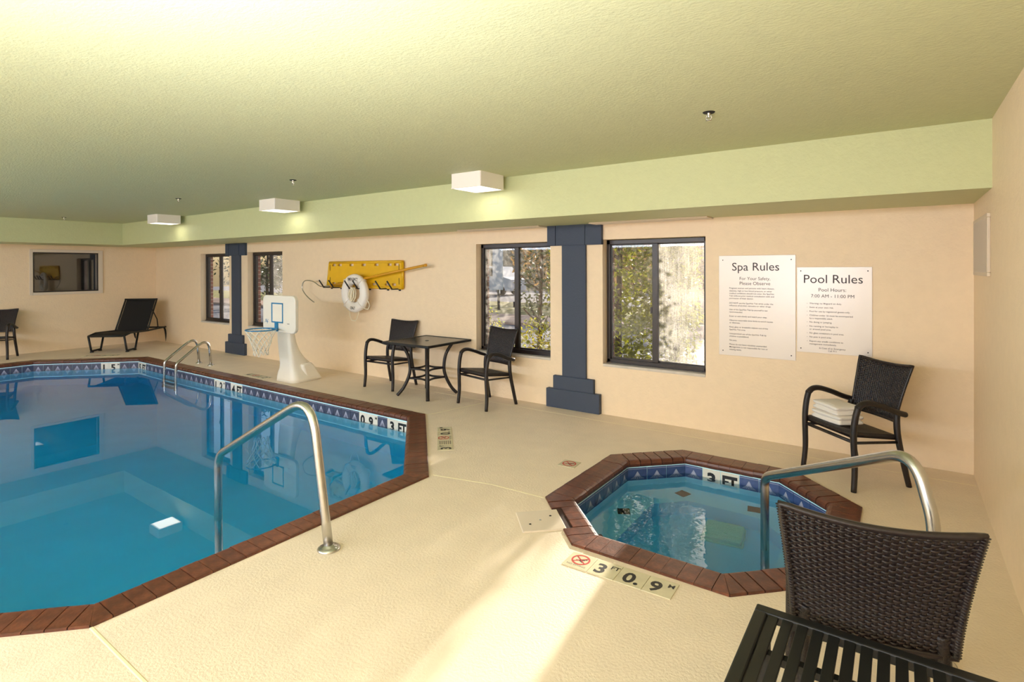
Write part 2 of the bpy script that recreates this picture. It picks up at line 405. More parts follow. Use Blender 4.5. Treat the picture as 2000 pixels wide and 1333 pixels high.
# ---------------------------------------------------------------- pool and spa outlines
def inset(poly, d):
    n = len(poly); out = []
    for i in range(n):
        p0, p1, p2 = Vector(poly[i - 1]), Vector(poly[i]), Vector(poly[(i + 1) % n])
        e1 = (p1 - p0).normalized(); e2 = (p2 - p1).normalized()
        n1 = Vector((-e1.y, e1.x)); n2 = Vector((-e2.y, e2.x))
        k = d / (1 + n1.dot(n2)); out.append(tuple(p1 + (n1 + n2) * k))
    return out
POOL = [(-2.86, 0.88), (-2.86, 2.97), (-4.10, 4.21), (-10.82, 4.21), (-12.06, 2.97), (-12.06, 0.88), (-10.82, -0.36), (-4.10, -0.36)]
SPA = [(-0.655, 2.69), (-0.20, 3.145), (-0.20, 4.165), (-0.655, 4.62), (-1.50, 4.62), (-1.955, 4.165), (-1.955, 3.145), (-1.50, 2.69)]
COP_W, COP_Z = 0.19, 0.012
POOL_WL, SPA_WL = -0.148, -0.112

# ---------------------------------------------------------------- room shell
# floor: one deck sheet with openings for pool and spa
def sheet(name, outer, holes, z, m, parent=None):
    loops = [[Vector((x, y, z)) for x, y in outer]] + [[Vector((x, y, z)) for x, y in h] for h in holes]
    tris = tessellate_polygon(loops); flat = [v for lp in loops for v in lp]
    mb = MB()
    fs = []
    for t in tris:
        a, b, c = (flat[i] for i in t)
        fs.append(t if (b - a).cross(c - a).z > 0 else tuple(reversed(t)))
    mb.add(flat, fs); return mb.build(name, m, parent)
floor = sheet('floor', [(L - .05, FRONT - .05), (R + .05, FRONT - .05), (R + .05, D + .05), (L - .05, D + .05)], [inset(POOL, 0.02), inset(SPA, 0.02)], 0.0, M['deck'])
struct(floor, 'cream textured pool deck')
def joint(pts, w=0.014):
    mb = MB()
    P = [Vector((x, y, 0)) for x, y in pts]
    mb.tube([(p.x, p.y, -0.001) for p in P], w / 2, 6, sx=1.0, smooth=False)
    for i, v in enumerate(mb.v): mb.v[i] = (v[0], v[1], v[2] * 0.35)
    mb.build('deck_joint', M['joint'], floor)
joint([(-2.86, 3.02), (-2.4, 3.125), (-1.96, 3.145)]); joint([(-4.09, 4.22), (-3.94, 4.9), (-3.9, 5.06)])
joint([(L + .02, 5.06), (-9, 5.065), (-4.0, 5.06), (-1.8, 5.05), (R - .01, 5.05)], 0.010)
joint([(-2.86, 0.885), (-2.4, 0.883), (-1.2, 0.88), (R - .01, 0.88)], 0.018)
joint([(-4.10, -0.36), (-4.10, FRONT + .02)], 0.016)

WIN = [(-4.295, -3.222), (-2.576, -1.507), (-11.262, -10.176), (-9.543, -8.462)]
WZ0, WZ1 = 0.525, 1.848
mb = MB(); holed(mb, L - .1, R + .1, -0.02, ZC + .1, [(a, b, WZ0, WZ1) for a, b in WIN], lambda u, v, w: (u, D + w, v), 0.15)
wall_back = struct(mb.build('wall_back', M['wall']), 'cream textured back wall with four windows')
mb = MB(); holed(mb, L - .1, R + .6, -0.6, ZC + .5, [(a + .02, b - .02, WZ0 - .03, WZ1 + .01) for a, b in WIN], lambda u, v, w: (u, D + .152 + w, v), 0.075)
facade = mb.build('facade_backing', M['wall_mortar'], wall_back)
mb = MB(); mb.box(R, R + .12, FRONT - .1, D + .15, -0.02, ZC + .1)
wall_right = struct(mb.build('wall_right', M['wall']), 'cream textured right wall')
LW = (3.222, 4.249, 1.123, 1.880)
mb = MB(); holed(mb, FRONT - .1, D + .1, -0.02, ZC + .1, [LW], lambda u, v, w: (L - w, u, v), 0.14)
wall_left = struct(mb.build('wall_left', M['wall']), 'cream far left wall with one inner window')
mb = MB(); mb.box(L - .1, R + .1, FRONT - .12, FRONT, -0.02, ZC + .1)
wall_front = struct(mb.build('wall_front', M['wall']), 'cream wall behind the camera')
mb = MB(); mb.box(L - .1, R + .1, FRONT - .1, D + .12, ZC, ZC + .12)
ceiling = struct(mb.build('ceiling', M['ceiling']), 'sage green textured ceiling')
mb = MB(); mb.box(LB, R + .01, YB, D + .01, ZB, ZC + .01)
struct(mb.build('trim_1', M['soffit']), 'pale green soffit beam along the back wall')
mb = MB(); mb.box(L - .01, LB, FRONT - .01, D + .01, ZB, ZC + .01)
struct(mb.build('trim_2', M['soffit']), 'pale green soffit beam along the left wall')

# exterior brick jambs of the windows
bj = MB(); bj.rbox(-0.012, 0.012, -0.036, 0.036, -0.029, 0.029, 0.003); brick_me = bj.mesh('brick', [M['brick']])
for a, b in WIN:
    for x in (a + .02, b - .02):
        for k in range(18):
            link('brick', brick_me, wall_back, (x + random.uniform(-.001, .001), D + .191, WZ0 + .01 + k * .0735))

# windows
def window(idx, a, b, pl, pr):
    root = struct(empty('window_%d' % idx, ((a + b) / 2, D + .125, WZ0)))
    w = (b - a) / 2 - .004; h = WZ1 - WZ0
    def part(name, boxes, m, rb=0.004):
        mb = MB()
        for q in boxes: mb.rbox(*q, rb)
        return mb.build(name, m, root)
    fw = 0.038
    part('window_frame', [(-w, -w + fw, -.03, .05, .012, h - .004), (w - fw, w, -.03, .05, .012, h - .004),
                          (-w, w, -.03, .05, h - .05, h - .004), (-w, w, -.03, .05, .012, .055)], M['bronze'])
    part('track', [(-w, w, -.045, .0, .010, .022)], M['bronze'], 0.002)
    sL = part('sash', [(-.032, .028, -.018, .012, .055, h - .05), (-w + fw, -w + fw + .012, -.012, .01, .055, h - .05),
                       (-w + fw, .0, -.012, .01, .052, .075), (-w + fw, .0, -.012, .01, h - .062, h - .05)], M['bronze'], 0.003)
    sR = part('sash', [(-.006, .024, .014, .036, .055, h - .05), (w - fw - .012, w - fw, .014, .036, .055, h - .05),
                       (.02, w - fw, .014, .036, .052, .07), (.02, w - fw, .014, .036, h - .058, h - .05)], M['bronze'], 0.003)
    mb = MB(); mb.rbox(-.05, -.032, -.024, -.006, h * .42, h * .47, .002); mb.build('latch', M['bronze'], sL)
    mb = MB(); mb.box(-w + fw + .01, -.03, -.003, .003, .07, h - .06); mb.build('pane', pl, sL)
    mb = MB(); mb.box(.02, w - fw - .01, .022, .028, .068, h - .056); mb.build('pane', pr, sR)
    mb = MB(); mb.rbox(-w - .002, w + .002, -.129, .0, -.018, .010, .004); mb.build('window_sill', M['sill'], root)
    return root
window(1, *WIN[0], M['pane_damp'], M['pane_light']); window(2, *WIN[1], M['pane_light'], M['pane_fog'])
window(3, *WIN[2], M['pane_clear'], M['pane_light']); window(4, *WIN[3], M['pane_clear'], M['pane_light'])
# inner window in the left wall
w5 = struct(empty('window_5', (L, (LW[0] + LW[1]) / 2, LW[2])))
hw, hh = (LW[1] - LW[0]) / 2, LW[3] - LW[2]
mb = MB()
for q in ((-.01, .025, -hw - .05, -hw, -.05, hh + .055), (-.01, .025, hw, hw + .075, -.05, hh + .055), (-.01, .025, -hw, hw, hh, hh + .055), (-.01, .025, -hw, hw, -.05, 0)): mb.rbox(*q, .004)
mb.build('casing', M['trim_white'], w5)
mb = MB()
for q in ((-.05, .006, -hw, -hw + .022, 0, hh), (-.05, .006, hw - .022, hw, 0, hh), (-.05, .006, -hw, hw, hh - .022, hh), (-.05, .006, -hw, hw, 0, .022)): mb.rbox(*q, .003)
mb.build('window_frame', M['bronze'], w5)
mb = MB(); mb.box(-.03, -.022, -hw + .01, hw - .01, .01, hh - .01); mb.build('pane', M['pane_dark'], w5)
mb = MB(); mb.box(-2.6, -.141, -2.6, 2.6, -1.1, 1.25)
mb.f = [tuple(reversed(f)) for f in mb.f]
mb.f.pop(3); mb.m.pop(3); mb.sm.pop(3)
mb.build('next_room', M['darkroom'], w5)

# pilasters painted slate blue
def pilaster(idx, cx):
    root = struct(empty('trim_%d' % idx, (cx, D, 0)), 'slate blue stepped pilaster between two windows')
    s0, s1 = -.152, .142
    mb = MB(); mb.rbox(s0, s1, -.030, .01, .34, 1.81, .004); mb.build('shaft', M['slate'], root)
    mb = MB(); mb.rbox(-.263, .237, -.042, .01, .19, .355, .006); mb.build('plinth', M['slate'], root)
    mb = MB(); mb.rbox(-.345, .312, -.055, .01, -.004, .208, .006); mb.build('plinth', M['slate'], root)
    for (a, b, d) in ((-.328, -.224, .050), (-.222, -.046, .042), (-.044, .142, .050), (.144, .336, .044)):
        mb = MB(); mb.rbox(a, b, -d, .01, 1.797, ZB + .004, .003); mb.build('board', M['slate'], root)
    return root
pilaster(3, -2.905); pilaster(4, -9.895)

# ---------------------------------------------------------------- pool and spa
def bullnose_profile():
    return [(0.0, -0.05), (0.0, COP_Z - .003), (0.004, COP_Z), (0.158, COP_Z + .001), (0.172, COP_Z - .002), (0.184, COP_Z - .010), (0.190, -0.014), (0.189, -0.028), (0.182, -0.040), (0.170, -0.048), (0.150, -0.05)]
TAN = math.tan(math.pi / 8)
def tile_mesh(w, h, mt):
    mb = MB(); mb.rbox(-w / 2, w / 2, -.006, .0, -h / 2, h / 2, .0015, 0)
    y = -.0066
    def stroke(p, q, t):
        p, q = Vector(p), Vector(q); n = (q - p).normalized(); n = Vector((-n.y, n.x)) * t / 2
        mb.add([(v.x, y, v.y) for v in (p - n, q - n, q + n, p + n)], [(0, 1, 2, 3)], 1)
    b = -h * .30
    for k, sc in enumerate((1.0, .72, .44)):
        a, tz = w * .34 * sc, h * .30 - (1 - sc) * h * .18
        stroke((-a, b), (0, tz), .0045); stroke((0, tz), (a, b), .0045)
    stroke((-w * .34, b), (w * .34, b), .003)
    stroke((-w * .49, h * .44), (w * .49, h * .44), .003)
    stroke((0, b), (0, h * .2), .003)
    return mb.mesh('waterline_tile', [mt, M['tile_line']])
def coping_and_tiles(root, poly, pitch, specials, tile_z0, tile_z1, mt, notch=None):
    n = len(poly); prof = bullnose_profile()
    std = MB(); hwid = pitch / 2 - .0028
    std.prism(prof, lambda a, b, t: (t, a, b), -hwid, hwid)
    # shrink the ends slightly at the top for worn arrises
    std_me = std.mesh('coping_brick', [M['brick_coping']])
    th = tile_z1 - tile_z0; wall_off = 0.182
    inner = inset(poly, wall_off)
    for i in range(n):
        p, q = Vector(poly[i]), Vector(poly[(i + 1) % n]); e = (q - p); Lo = e.length; e.normalize(); nn = Vector((-e.y, e.x))
        ang = math.atan2(e.y, e.x)
        cnt = max(1, round(Lo / pitch)); pt = Lo / cnt
        # mortar bed, recessed
        bed = MB(); 
        pr = [(a * .985 + .001, b - .006 if b > -.04 else b) for a, b in prof]
        bed.prism(pr, lambda a, b, t: (min(max(t, a * TAN), Lo - a * TAN), a, b), 0, Lo)
        bed.build('mortar', M['mortar'], root, (p.x, p.y, 0), (0, 0, ang))
        for k in range(cnt):
            s0, s1 = k * pt + .0028, (k + 1) * pt - .0028
            full = s0 > .19 * TAN and s1 < Lo - .19 * TAN
            is_notch = notch and notch[0] == i and notch[1] < (s0 + s1) / 2 < notch[2]
            rz = random.uniform(-.0012, .0012)
            if full and not is_notch:
                c = p + e * ((s0 + s1) / 2)
                link('coping_brick', std_me, root, (c.x, c.y, rz), (random.uniform(-.004, .004), 0, ang))
            else:
                mb = MB(); o0 = notch[3] if is_notch else 0.0
                pf = [(max(a, o0), b) for a, b in prof]
                mb.prism(pf, lambda a, b, t: (min(max(t, a * TAN), Lo - a * TAN), a, b), s0, s1)
                mb.build('coping_brick', M['brick_coping'], root, (p.x, p.y, rz), (0, 0, ang))
        # tiles on the inner wall below the coping
        a, b = Vector(inner[i]), Vector(inner[(i + 1) % n]); Li = (b - a).length; tn = max(1, round(Li / .152)); tp = Li / tn
        tme = tile_mesh(tp - .004, th, mt)
        zc = (tile_z0 + tile_z1) / 2; rot = (0, 0, ang + math.pi)
        used = set()
        for (edge, dist, nslots, txt) in specials:
            if edge != i: continue
            k0 = int(round(dist / tp))
            for j in range(nslots): used.add(k0 + j)
            for j in range(nslots):
                mb = MB(); ww = tp / 2 - .002; mb.rbox(-ww, ww, -.0065, 0, -th / 2, th / 2, .0015)
                c = a + e * ((k0 + j + .5) * tp)
                tl = mb.build('depth_tile', M['tile_white'], root, (c.x, c.y, zc), rot)
                ch = txt[nslots - 1 - j]
                if ch:
                    main, sup = ch if isinstance(ch, tuple) else (ch, None)
                    g = text_mesh(main, M['black'], height=.112, align='CENTER', bold=0.045)
                    wd = max(v.co.x for v in g.vertices) - min(v.co.x for v in g.vertices)
                    if wd > tp * .8:
                        for v in g.vertices: v.co.x *= tp * .8 / wd
                    sh = -.03 if sup else 0.0
                    link('numeral', g, tl, (sh, -.0072, -.052))
                    if sup:
                        g = text_mesh(sup, M['black'], height=.03, align='CENTER', bold=0.02); link('numeral', g, tl, (.052, -.0072, .03))
        for k in range(tn):
            if k in used: continue
            c = a + e * ((k + .5) * tp)
            link('waterline_tile', tme, root, (c.x, c.y, zc), rot)
def basin(root, poly, off, ztop, zfn, name, m):
    P = inset(poly, off); n = len(P); mb = MB()
    mb.add([(x, y, ztop) for x, y in P] + [(x, y, zfn(x)) for x, y in P], [(i + n, (i + 1) % n + n, (i + 1) % n, i) for i in range(n)] + [tuple(range(n, 2 * n))])
    return mb.build(name, m, root)
pool = empty('swimming_pool', (0, 0, 0))
tag(pool, 'turquoise indoor swimming pool with brown brick coping and blue waterline tiles', 'pool')
# edges: 0 right, 1 right-back chamfer, 2 back, 3 left-back chamfer, 4 left ...
inn = inset(POOL, 0.182)
def along_back(x): return inn[2][0] - x
pool_special = [(2, along_back(-4.18), 2, ['3', 'FT']), (2, along_back(-4.60), 2, ['0.', ('9', 'M')]),
                (2, along_back(-7.38), 2, ['4', 'FT']), (2, along_back(-7.82), 2, ['1.', ('2', 'M')]),
                (2, along_back(-10.44), 2, ['5', 'FT']), (3, 0.36, 2, ['1.', ('5', 'M')])]
coping_and_tiles(pool, POOL, 0.0885, pool_special, -0.200, -0.050, M['tile_slate'])
pool_z = lambda x: -0.98 - 0.55 * min(1, max(0, (-4.5 - x) / 6.0))
basin(pool, POOL, 0.183, -0.03, pool_z, 'basin', M['plaster'])
P = inset(POOL, 0.10); mb = MB(); n = len(P)
mb.add([(x, y, POOL_WL) for x, y in P] + [(x, y, -1.75) for x, y in P], [tuple(range(n)), tuple(reversed(range(n, 2 * n)))] + [(i, i + n, (i + 1) % n + n, (i + 1) % n) for i in range(n)])
mb.build('water', M['water'], pool)

spa = empty('hot_tub', (0, 0, 0))
tag(spa, 'octagonal sunken hot tub ringed by brown brick coping in the deck', 'hot tub')
si = inset(SPA, .182)
coping_and_tiles(spa, SPA, 0.0885, [(3, si[3][0] + 0.98, 2, ['3', 'FT'])], -0.195, -0.045, M['tile_blue'], notch=(6, 0.17, 0.46, 0.062))
basin(spa, SPA, 0.183, -0.03, lambda x: -0.50, 'bench', M['plaster'])
P0 = inset(SPA, .183); P1 = inset(SPA, .42)
b_ = [o for o in spa.children if o.name.startswith('bench')][0]
n = len(P0); mb = MB()
mb.add([(x, y, -.03) for x, y in P0] + [(x, y, -.42) for x, y in P0] + [(x, y, -.42) for x, y in P1] + [(x, y, -.64) for x, y in P1],
       [(i + n * (k + 1), (i + 1) % n + n * (k + 1), (i + 1) % n + n * k, i + n * k) for k in range(3) for i in range(n)] + [tuple(range(3 * n, 4 * n))])
b_.data = mb.mesh('bench', [M['plaster']])
P = inset(SPA, 0.10); mb = MB(); n = len(P)
mb.add([(x, y, SPA_WL) for x, y in P] + [(x, y, -1.1) for x, y in P], [tuple(range(n)), tuple(reversed(range(n, 2 * n)))] + [(i, i + n, (i + 1) % n + n, (i + 1) % n) for i in range(n)])
mb.build('water', M['spa_water'], spa)
# drain grate with slotted skirt
mb = MB(); mb.rbox(-.14, .14, -.14, .14, -.645, -.62, .01); mb.rbox(-.128, .128, -.128, .128, -.63, -.575, .012)
for i in range(9):
    for j in range(2): mb.box(-.118 + j * .122, -.004 + j * .122, -.112 + i * .026, -.100 + i * .026, -.576, -.570)
mb.build('drain_grate', M['grate'], spa, (-1.02, 4.02, 0), (0, 0, .12))
for (x, y, a) in ((-1.66, 3.76, .5), (-1.40, 4.30, 1.2), (-0.88, 4.32, .2), (-0.50, 3.98, -.5), (-1.64, 3.30, .9), (-.52, 3.4, .1)):
    mb = MB(); mb.rbox(-.045, .045, -.045, .045, -.424, -.412, .002); mb.build('step_tile', M['dark'], spa, (x, y, 0), (0, 0, a))

# deck markers
def no_diving(parent, c, r, rotz, word=True):
    """red ring, slash and cross on a tile; local frame of the marker"""
    mb = MB(); mb.lathe([(r * .82, 0), (r * .82, .0006), (r, .0006), (r, 0)], 28, smooth=False)
    for s in (1, -1):
        mb.box(-r * .85, r * .85, -r * .07, r * .07, 0, .0006, mx=Matrix.Rotation(s * .7, 4, 'Z'))
    mb.build('ban_ring', M['red'], parent, (c[0], c[1], .0042), (0, 0, rotz))
    mb = MB(); mb.box(-r * .5, r * .45, -r * .12, .0, 0, .0005, mx=Matrix.Rotation(.35, 4, 'Z')); mb.box(-r * .1, r * .5, -r * .25, -r * .12, 0, .0005, mx=Matrix.Rotation(-.5, 4, 'Z'))
    mb.lathe([(0, .0005), (r * .13, .0005), (r * .13, 0)], 10, (r * .5, r * .3, 0), smooth=False)
    mb.build('diver_figure', M['black'], parent, (c[0], c[1], .0042), (0, 0, rotz))
    if word:
        g = text_mesh('NO DIVING', M['grey_print'], width=r * 2.1, align='CENTER', bold=.01); g.transform(TXT_FLOOR)
        link('lettering', g, parent, (c[0], c[1] - r * 1.32, .0044))
def floor_text(parent, s, c, h, m, bold=.03, wmax=None):
    g = text_mesh(s, m, height=h, align='CENTER', bold=bold); g.transform(TXT_FLOOR)
    if wmax:
        wd = max(v.co.x for v in g.vertices) - min(v.co.x for v in g.vertices)
        if wd > wmax:
            for v in g.vertices: v.co.x *= wmax / wd
    link('lettering', g, parent, (c[0], c[1], .0044))
def marker(name, loc, rz, tiles, label, tw=.144):
    root = empty(name, (loc[0], loc[1], 0), rz); tag(root, label, 'depth marker')
    n = len(tiles)
    for k, t in enumerate(tiles):
        cx = (k - (n - 1) / 2) * tw; h = tw / 2 - .0012
        mb = MB(); mb.rbox(-h, h, -h, h, -.004, .004, .0012); tl = mb.build('tile', M['deck_tile'], root, (cx, 0, 0))
        if t == 'nd': no_diving(tl, (0, .012), .05, 0)
        elif t == 'nd_small': no_diving(tl, (0, 0), .055, 0, False)
        elif t == 'grid':
            mb = MB()
            for q in range(6): mb.box(-.05, .05, -.05 + q * .018, -.042 + q * .018, .0035, .0046)
            mb.build('grid_print', M['grey_print'], tl)
        elif isinstance(t, tuple):
            floor_text(tl, t[0], (-.022, -.048), .094, M['black'] if len(t) < 3 else t[2], wmax=.085)
            floor_text(tl, t[1], (.045, .016), .032, M['black'], .02)
        else: floor_text(tl, t, (0, -.048), .094, M['black'], wmax=.10)
    return root
marker('depth_marker', (-1.165, 2.572), math.radians(1.6), ['nd', ('3', 'FT'), '0.', ('9', 'M')], 'row of beige deck tiles with NO DIVING and 0.9 M before the hot tub')
marker('depth_marker', (-2.137, 3.80), math.radians(5), ['nd_small'], 'single small no diving deck tile left of the hot tub')
marker('depth_marker', (-3.395, 3.735), math.radians(133), [('3', 'FT'), 'grid', 'nd', '0.', ('9', 'M')], 'column of deck tiles with 3 FT and 0.9 M beside the pool corner coping', .137)
marker('depth_marker', (-7.58, 4.36), 0.0, [('4', 'FT'), 'nd', '1.', ('2', 'M')], 'row of flat deck tiles in front of the white basketball stand', .14)
marker('depth_marker', (-11.72, 3.80), math.radians(45), [('5', 'FT'), 'nd', '1.', ('5', 'M')], 'far row of flat deck tiles in front of the black chaise lounge', .14)
# skimmer lid
mb = MB(); h = .132; mb.rbox(-h, h, -h, h, -.004, .008, .004)
lid = tag(mb.build('skimmer_lid', M['trim_white'], None, (-1.80, 2.84, 0), (0, 0, math.radians(44))), 'white square skimmer lid set in the deck at the notch of the hot tub', 'lid')
for x in (-.09, 0, .09):
    mb = MB(); mb.lathe([(.0, .0105), (.006, .0102), (.008, .008)], 10, smooth=False); mb.build('screw', M['steel'] if x == 0 else M['dark'], lid, (x * .8, x * .5, 0))

# ---------------------------------------------------------------- stainless rails
def flange(parent, x, y, r=.062):
    mb = MB(); mb.lathe([(.0, .026), (.028, .026), (.030, .020), (r * .8, .016), (r, .008), (r, 0)], 28); return mb.build('flange', M['steel'], parent, (x, y, 0))
hr = empty('pool_handrail', (-2.58, 1.89, 0)); tag(hr, 'stainless steel entry handrail rising from the deck into the pool', 'handrail')
pts = fillet([(0, 0, .0), (-.155, 0, .83), (-1.205, 0, .285), (-1.195, 0, -.95)], [0, .17, .14, 0], 10)
pts = [pts[0]] + [pts[0].lerp(pts[1], k / 4) for k in range(1, 4)] + pts[1:]
mb = MB(); mb.tube(pts, .0255, 20); mb.build('rail', M['steel'], hr); flange(hr, 0, 0)
sr = empty('spa_handrail', (0.118, 2.70, 0)); tag(sr, 'stainless steel handrail over the hot tub coping behind the woven chair', 'handrail')
o = Vector((0.118, 2.70, 0))
sp = [Vector((.118, 2.70, 0)), Vector((.105, 2.717, .55)), Vector((.045, 2.780, .79)), Vector((-.655, 3.505, .315)), Vector((-.655, 3.505, -.85))]
pts = fillet([p - o for p in sp], [0, .30, .12, .09, 0], 10)
mb = MB(); mb.tube(pts, .024, 20); mb.build('rail', M['steel'], sr); flange(sr, 0, 0)
pl = empty('pool_ladder', (-9.25, 4.42, 0)); tag(pl, 'pair of arched stainless ladder rails at the far back pool edge', 'ladder')
for x in (-.195, .195):
    pts = fillet([(x, 0, 0), (x, -.03, .47), (x, -.52, .10), (x, -.54, -.9)], [0, .16, .11, 0], 9)
    mb = MB(); mb.tube(pts, .019, 14); mb.build('rail', M['steel'], pl); flange(pl, x, 0, .05)
for z in (-.28, -.54, -.80):
    mb = MB(); mb.rbox(-.18, .18, -.58, -.50, z, z + .03, .006); mb.build('step', M['steel'], pl)

# ---------------------------------------------------------------- wicker chairs
def panel_pt(u, v):
    """backrest surface: u -1..1 across, v 0..1 up (chair frame, front towards -y)"""
    hw = .202 + .036 * v ** 1.5
    return Vector((u * hw, .376 + .104 * v ** 1.15 + .022 * (1 - u * u), .455 + .395 * v - .020 * (1 - u * u) * v))
def panel_n(u, v):
    e = 1e-3; a = panel_pt(u + e, v) - panel_pt(u - e, v); b = panel_pt(u, v + e) - panel_pt(u, v - e)
    return b.cross(a).normalized()   # towards the rear
N_RIB, N_ROW = 26, 43
def strand_mb(row, mb=None):
    mb = mb or MB(); v = (row + .5) / N_ROW; half = .395 / N_ROW * .53; sub = 3
    n = N_RIB * sub; vs = []
    for k in range(n + 1):
        u = -1 + 2 * k / n; ph = k / sub * math.pi + (row % 2) * math.pi
        c = panel_pt(u, v); nn = panel_n(u, v); up = (panel_pt(u, min(1, v + .01)) - panel_pt(u, v - .01)).normalized()
        w = math.sin(ph); w = math.copysign(abs(w) ** .6, w) * .0032
        for (a, b) in ((-half, 0), (-half * .5, .0024), (half * .5, .0024), (half, 0), (half * .5, -.0024), (-half * .5, -.0024)):
            vs.append(c + up * a + nn * (w + b))
    fs = [(k * 6 + j, k * 6 + (j + 1) % 6, (k + 1) * 6 + (j + 1) % 6, (k + 1) * 6 + j) for k in range(n) for j in range(6)]
    mb.add(vs, fs, 0, True); return mb
def rib_mb(i, mb=None):
    mb = mb or MB(); u = -1 + 2 * (i + .5) / N_RIB * 1.0
    mb.tube([panel_pt(u, t / 12) for t in range(13)], .0074, 6, sx=.2); return mb
def rim_mb():
    mb = MB(); path = [panel_pt(-1, t / 14) for t in range(15)] + [panel_pt(-1 + 2 * t / 20, 1) for t in range(1, 20)] + [panel_pt(1, 1 - t / 14) for t in range(15)] + [panel_pt(1 - 2 * t / 20, 0) for t in range(1, 20)]
    mb.tube(path, .0105, 8, closed=True)
    # braided wraps round the rim
    for k in range(0, 44):
        for s in (-1, 1):
            c = panel_pt(s, (k + .5) / 44); mb.tube([c + Vector((-.0118, 0, -.001)), c + Vector((0, .0125, 0)), c + Vector((.0118, 0, .001)), c + Vector((0, -.0125, 0))], .0028, 5, closed=True)
    return mb
def seat_mesh():
    mb = MB(); nx, ny = 16, 16
    def sp(i, j):
        u = -1 + 2 * i / nx; t = j / ny; hw = .235 - .02 * t
        z = .408 - .045 * t - .012 * (1 - u * u) * math.sin(math.pi * t)
        y = .012 + .36 * t
        if j == 0: z -= .012
        return Vector((u * hw, y, z))
    vs = [sp(i, j) for j in range(ny + 1) for i in range(nx + 1)]; k = len(vs)
    vs += [v - Vector((0, 0, .035)) for v in vs]; w = nx + 1
    fs = []
    for j in range(ny):
        for i in range(nx):
            a = j * w + i; fs += [(a, a + 1, a + 1 + w, a + w), (k + a, k + a + w, k + a + 1 + w, k + a + 1)]
    for i in range(nx): fs += [(i, k + i, k + i + 1, i + 1), (ny * w + i + 1, k + ny * w + i + 1, k + ny * w + i, ny * w + i)]
    for j in range(ny): fs += [(j * w, (j + 1) * w, k + (j + 1) * w, k + j * w), (j * w + nx, k + j * w + nx, k + (j + 1) * w + nx, (j + 1) * w + nx)]
    mb.add(vs, fs, 0, True); return mb
back_joined = MB()
for r in range(N_ROW): strand_mb(r, back_joined)
for i in range(N_RIB): rib_mb(i, back_joined)
back_me = back_joined.mesh('weave', [M['wicker']])
def make_chair(detail):
    kx = .80 if detail else 1.0
    root = empty('wicker_chair' if detail else 'wicker_armchair')
    sm_ = seat_mesh(); sm_.v = [(v[0] * kx, v[1], v[2] + (.078 if detail else 0)) for v in sm_.v]; sm_.build('seat', M['wicker_far'], root)
    for s in (-kx, kx):
        mb = MB(); mb.tube(smooth_path([(s * .256, -.002, 0), (s * .250, .012, .16), (s * .246, .006, .46 if detail else .38)] + ([] if detail else [(s * .248, .018, .50), (s * .250, .040, .580)]), 4), [.018 + .003 * min(1, k / 8) for k in range(9 if detail else 17)], 10); mb.build('leg', M['wicker_leg'], root)
        if not detail:
          mb = MB(); mb.tube(smooth_path([(s * .250, .034, .572), (s * .251, .075, .603), (s * .251, .135, .606), (s * .249, .23, .578), (s * .244, .33, .538), (s * .240, .415, .512)], 5), .0205, 10, sx=1.25); mb.build('armrest', M['wicker_leg'], root)
        mb = MB(); mb.tube(smooth_path([(s * .236, .452, 0), (s * .230, .415, .16), (s * .222, .378, .34), (s * .216, .372, .46), (s * .208, .383, .52)], 4), [.018 + .003 * min(1, k / 8) for k in range(17)], 10); mb.build('leg', M['wicker_leg'], root)
        if not detail:
          mb = MB(); mb.tube([(s * .247, .012, .335), (s * .236, .2, .325), (s * .224, .378, .315)], .010, 8); mb.build('side_rail', M['wicker_leg'], root)
    mb = MB(); mb.tube([(-.247 * kx, .010, .338), (.247 * kx, .010, .338)], .0125, 8); mb.build('stretcher', M['wicker_leg'], root)
    if not detail:
      mb = MB(); mb.tube([(-.219 * kx, .374, .345), (.219 * kx, .374, .345)], .012, 8); mb.build('stretcher', M['wicker_leg'], root)
    bk = rim_mb().build('backrest', M['wicker'], root)
    if detail:
        for r in range(N_ROW): strand_mb(r).build('strand', M['wicker'], bk)
        for i in range(N_RIB): rib_mb(i).build('rib', M['wicker'], bk)
    else: link('weave', back_me, bk)
    return root
def put(o, x, y, deg, label, group='dark wicker armchairs'):
    o.location = (x, y, 0); o.rotation_euler = (0, 0, math.radians(deg)); tag(o, label, 'chair', group); return o
put(make_chair(True), -0.137, 2.300, 189.7, 'dark wicker side chair seen from behind in the right foreground by the slatted table', None)
proto = make_chair(False)
put(proto, -0.440, 4.618, -46, 'dark wicker armchair holding white towels in the right back corner')
put(copy_tree(proto), -5.486, 4.778, 2, 'dark wicker armchair left of and behind the square table')
put(copy_tree(proto), -3.906, 4.745, -13, 'dark wicker armchair right of the square table under a window')
put(copy_tree(proto), -12.71, 2.50, 58, 'dark wicker armchair at the far left edge against the left wall')

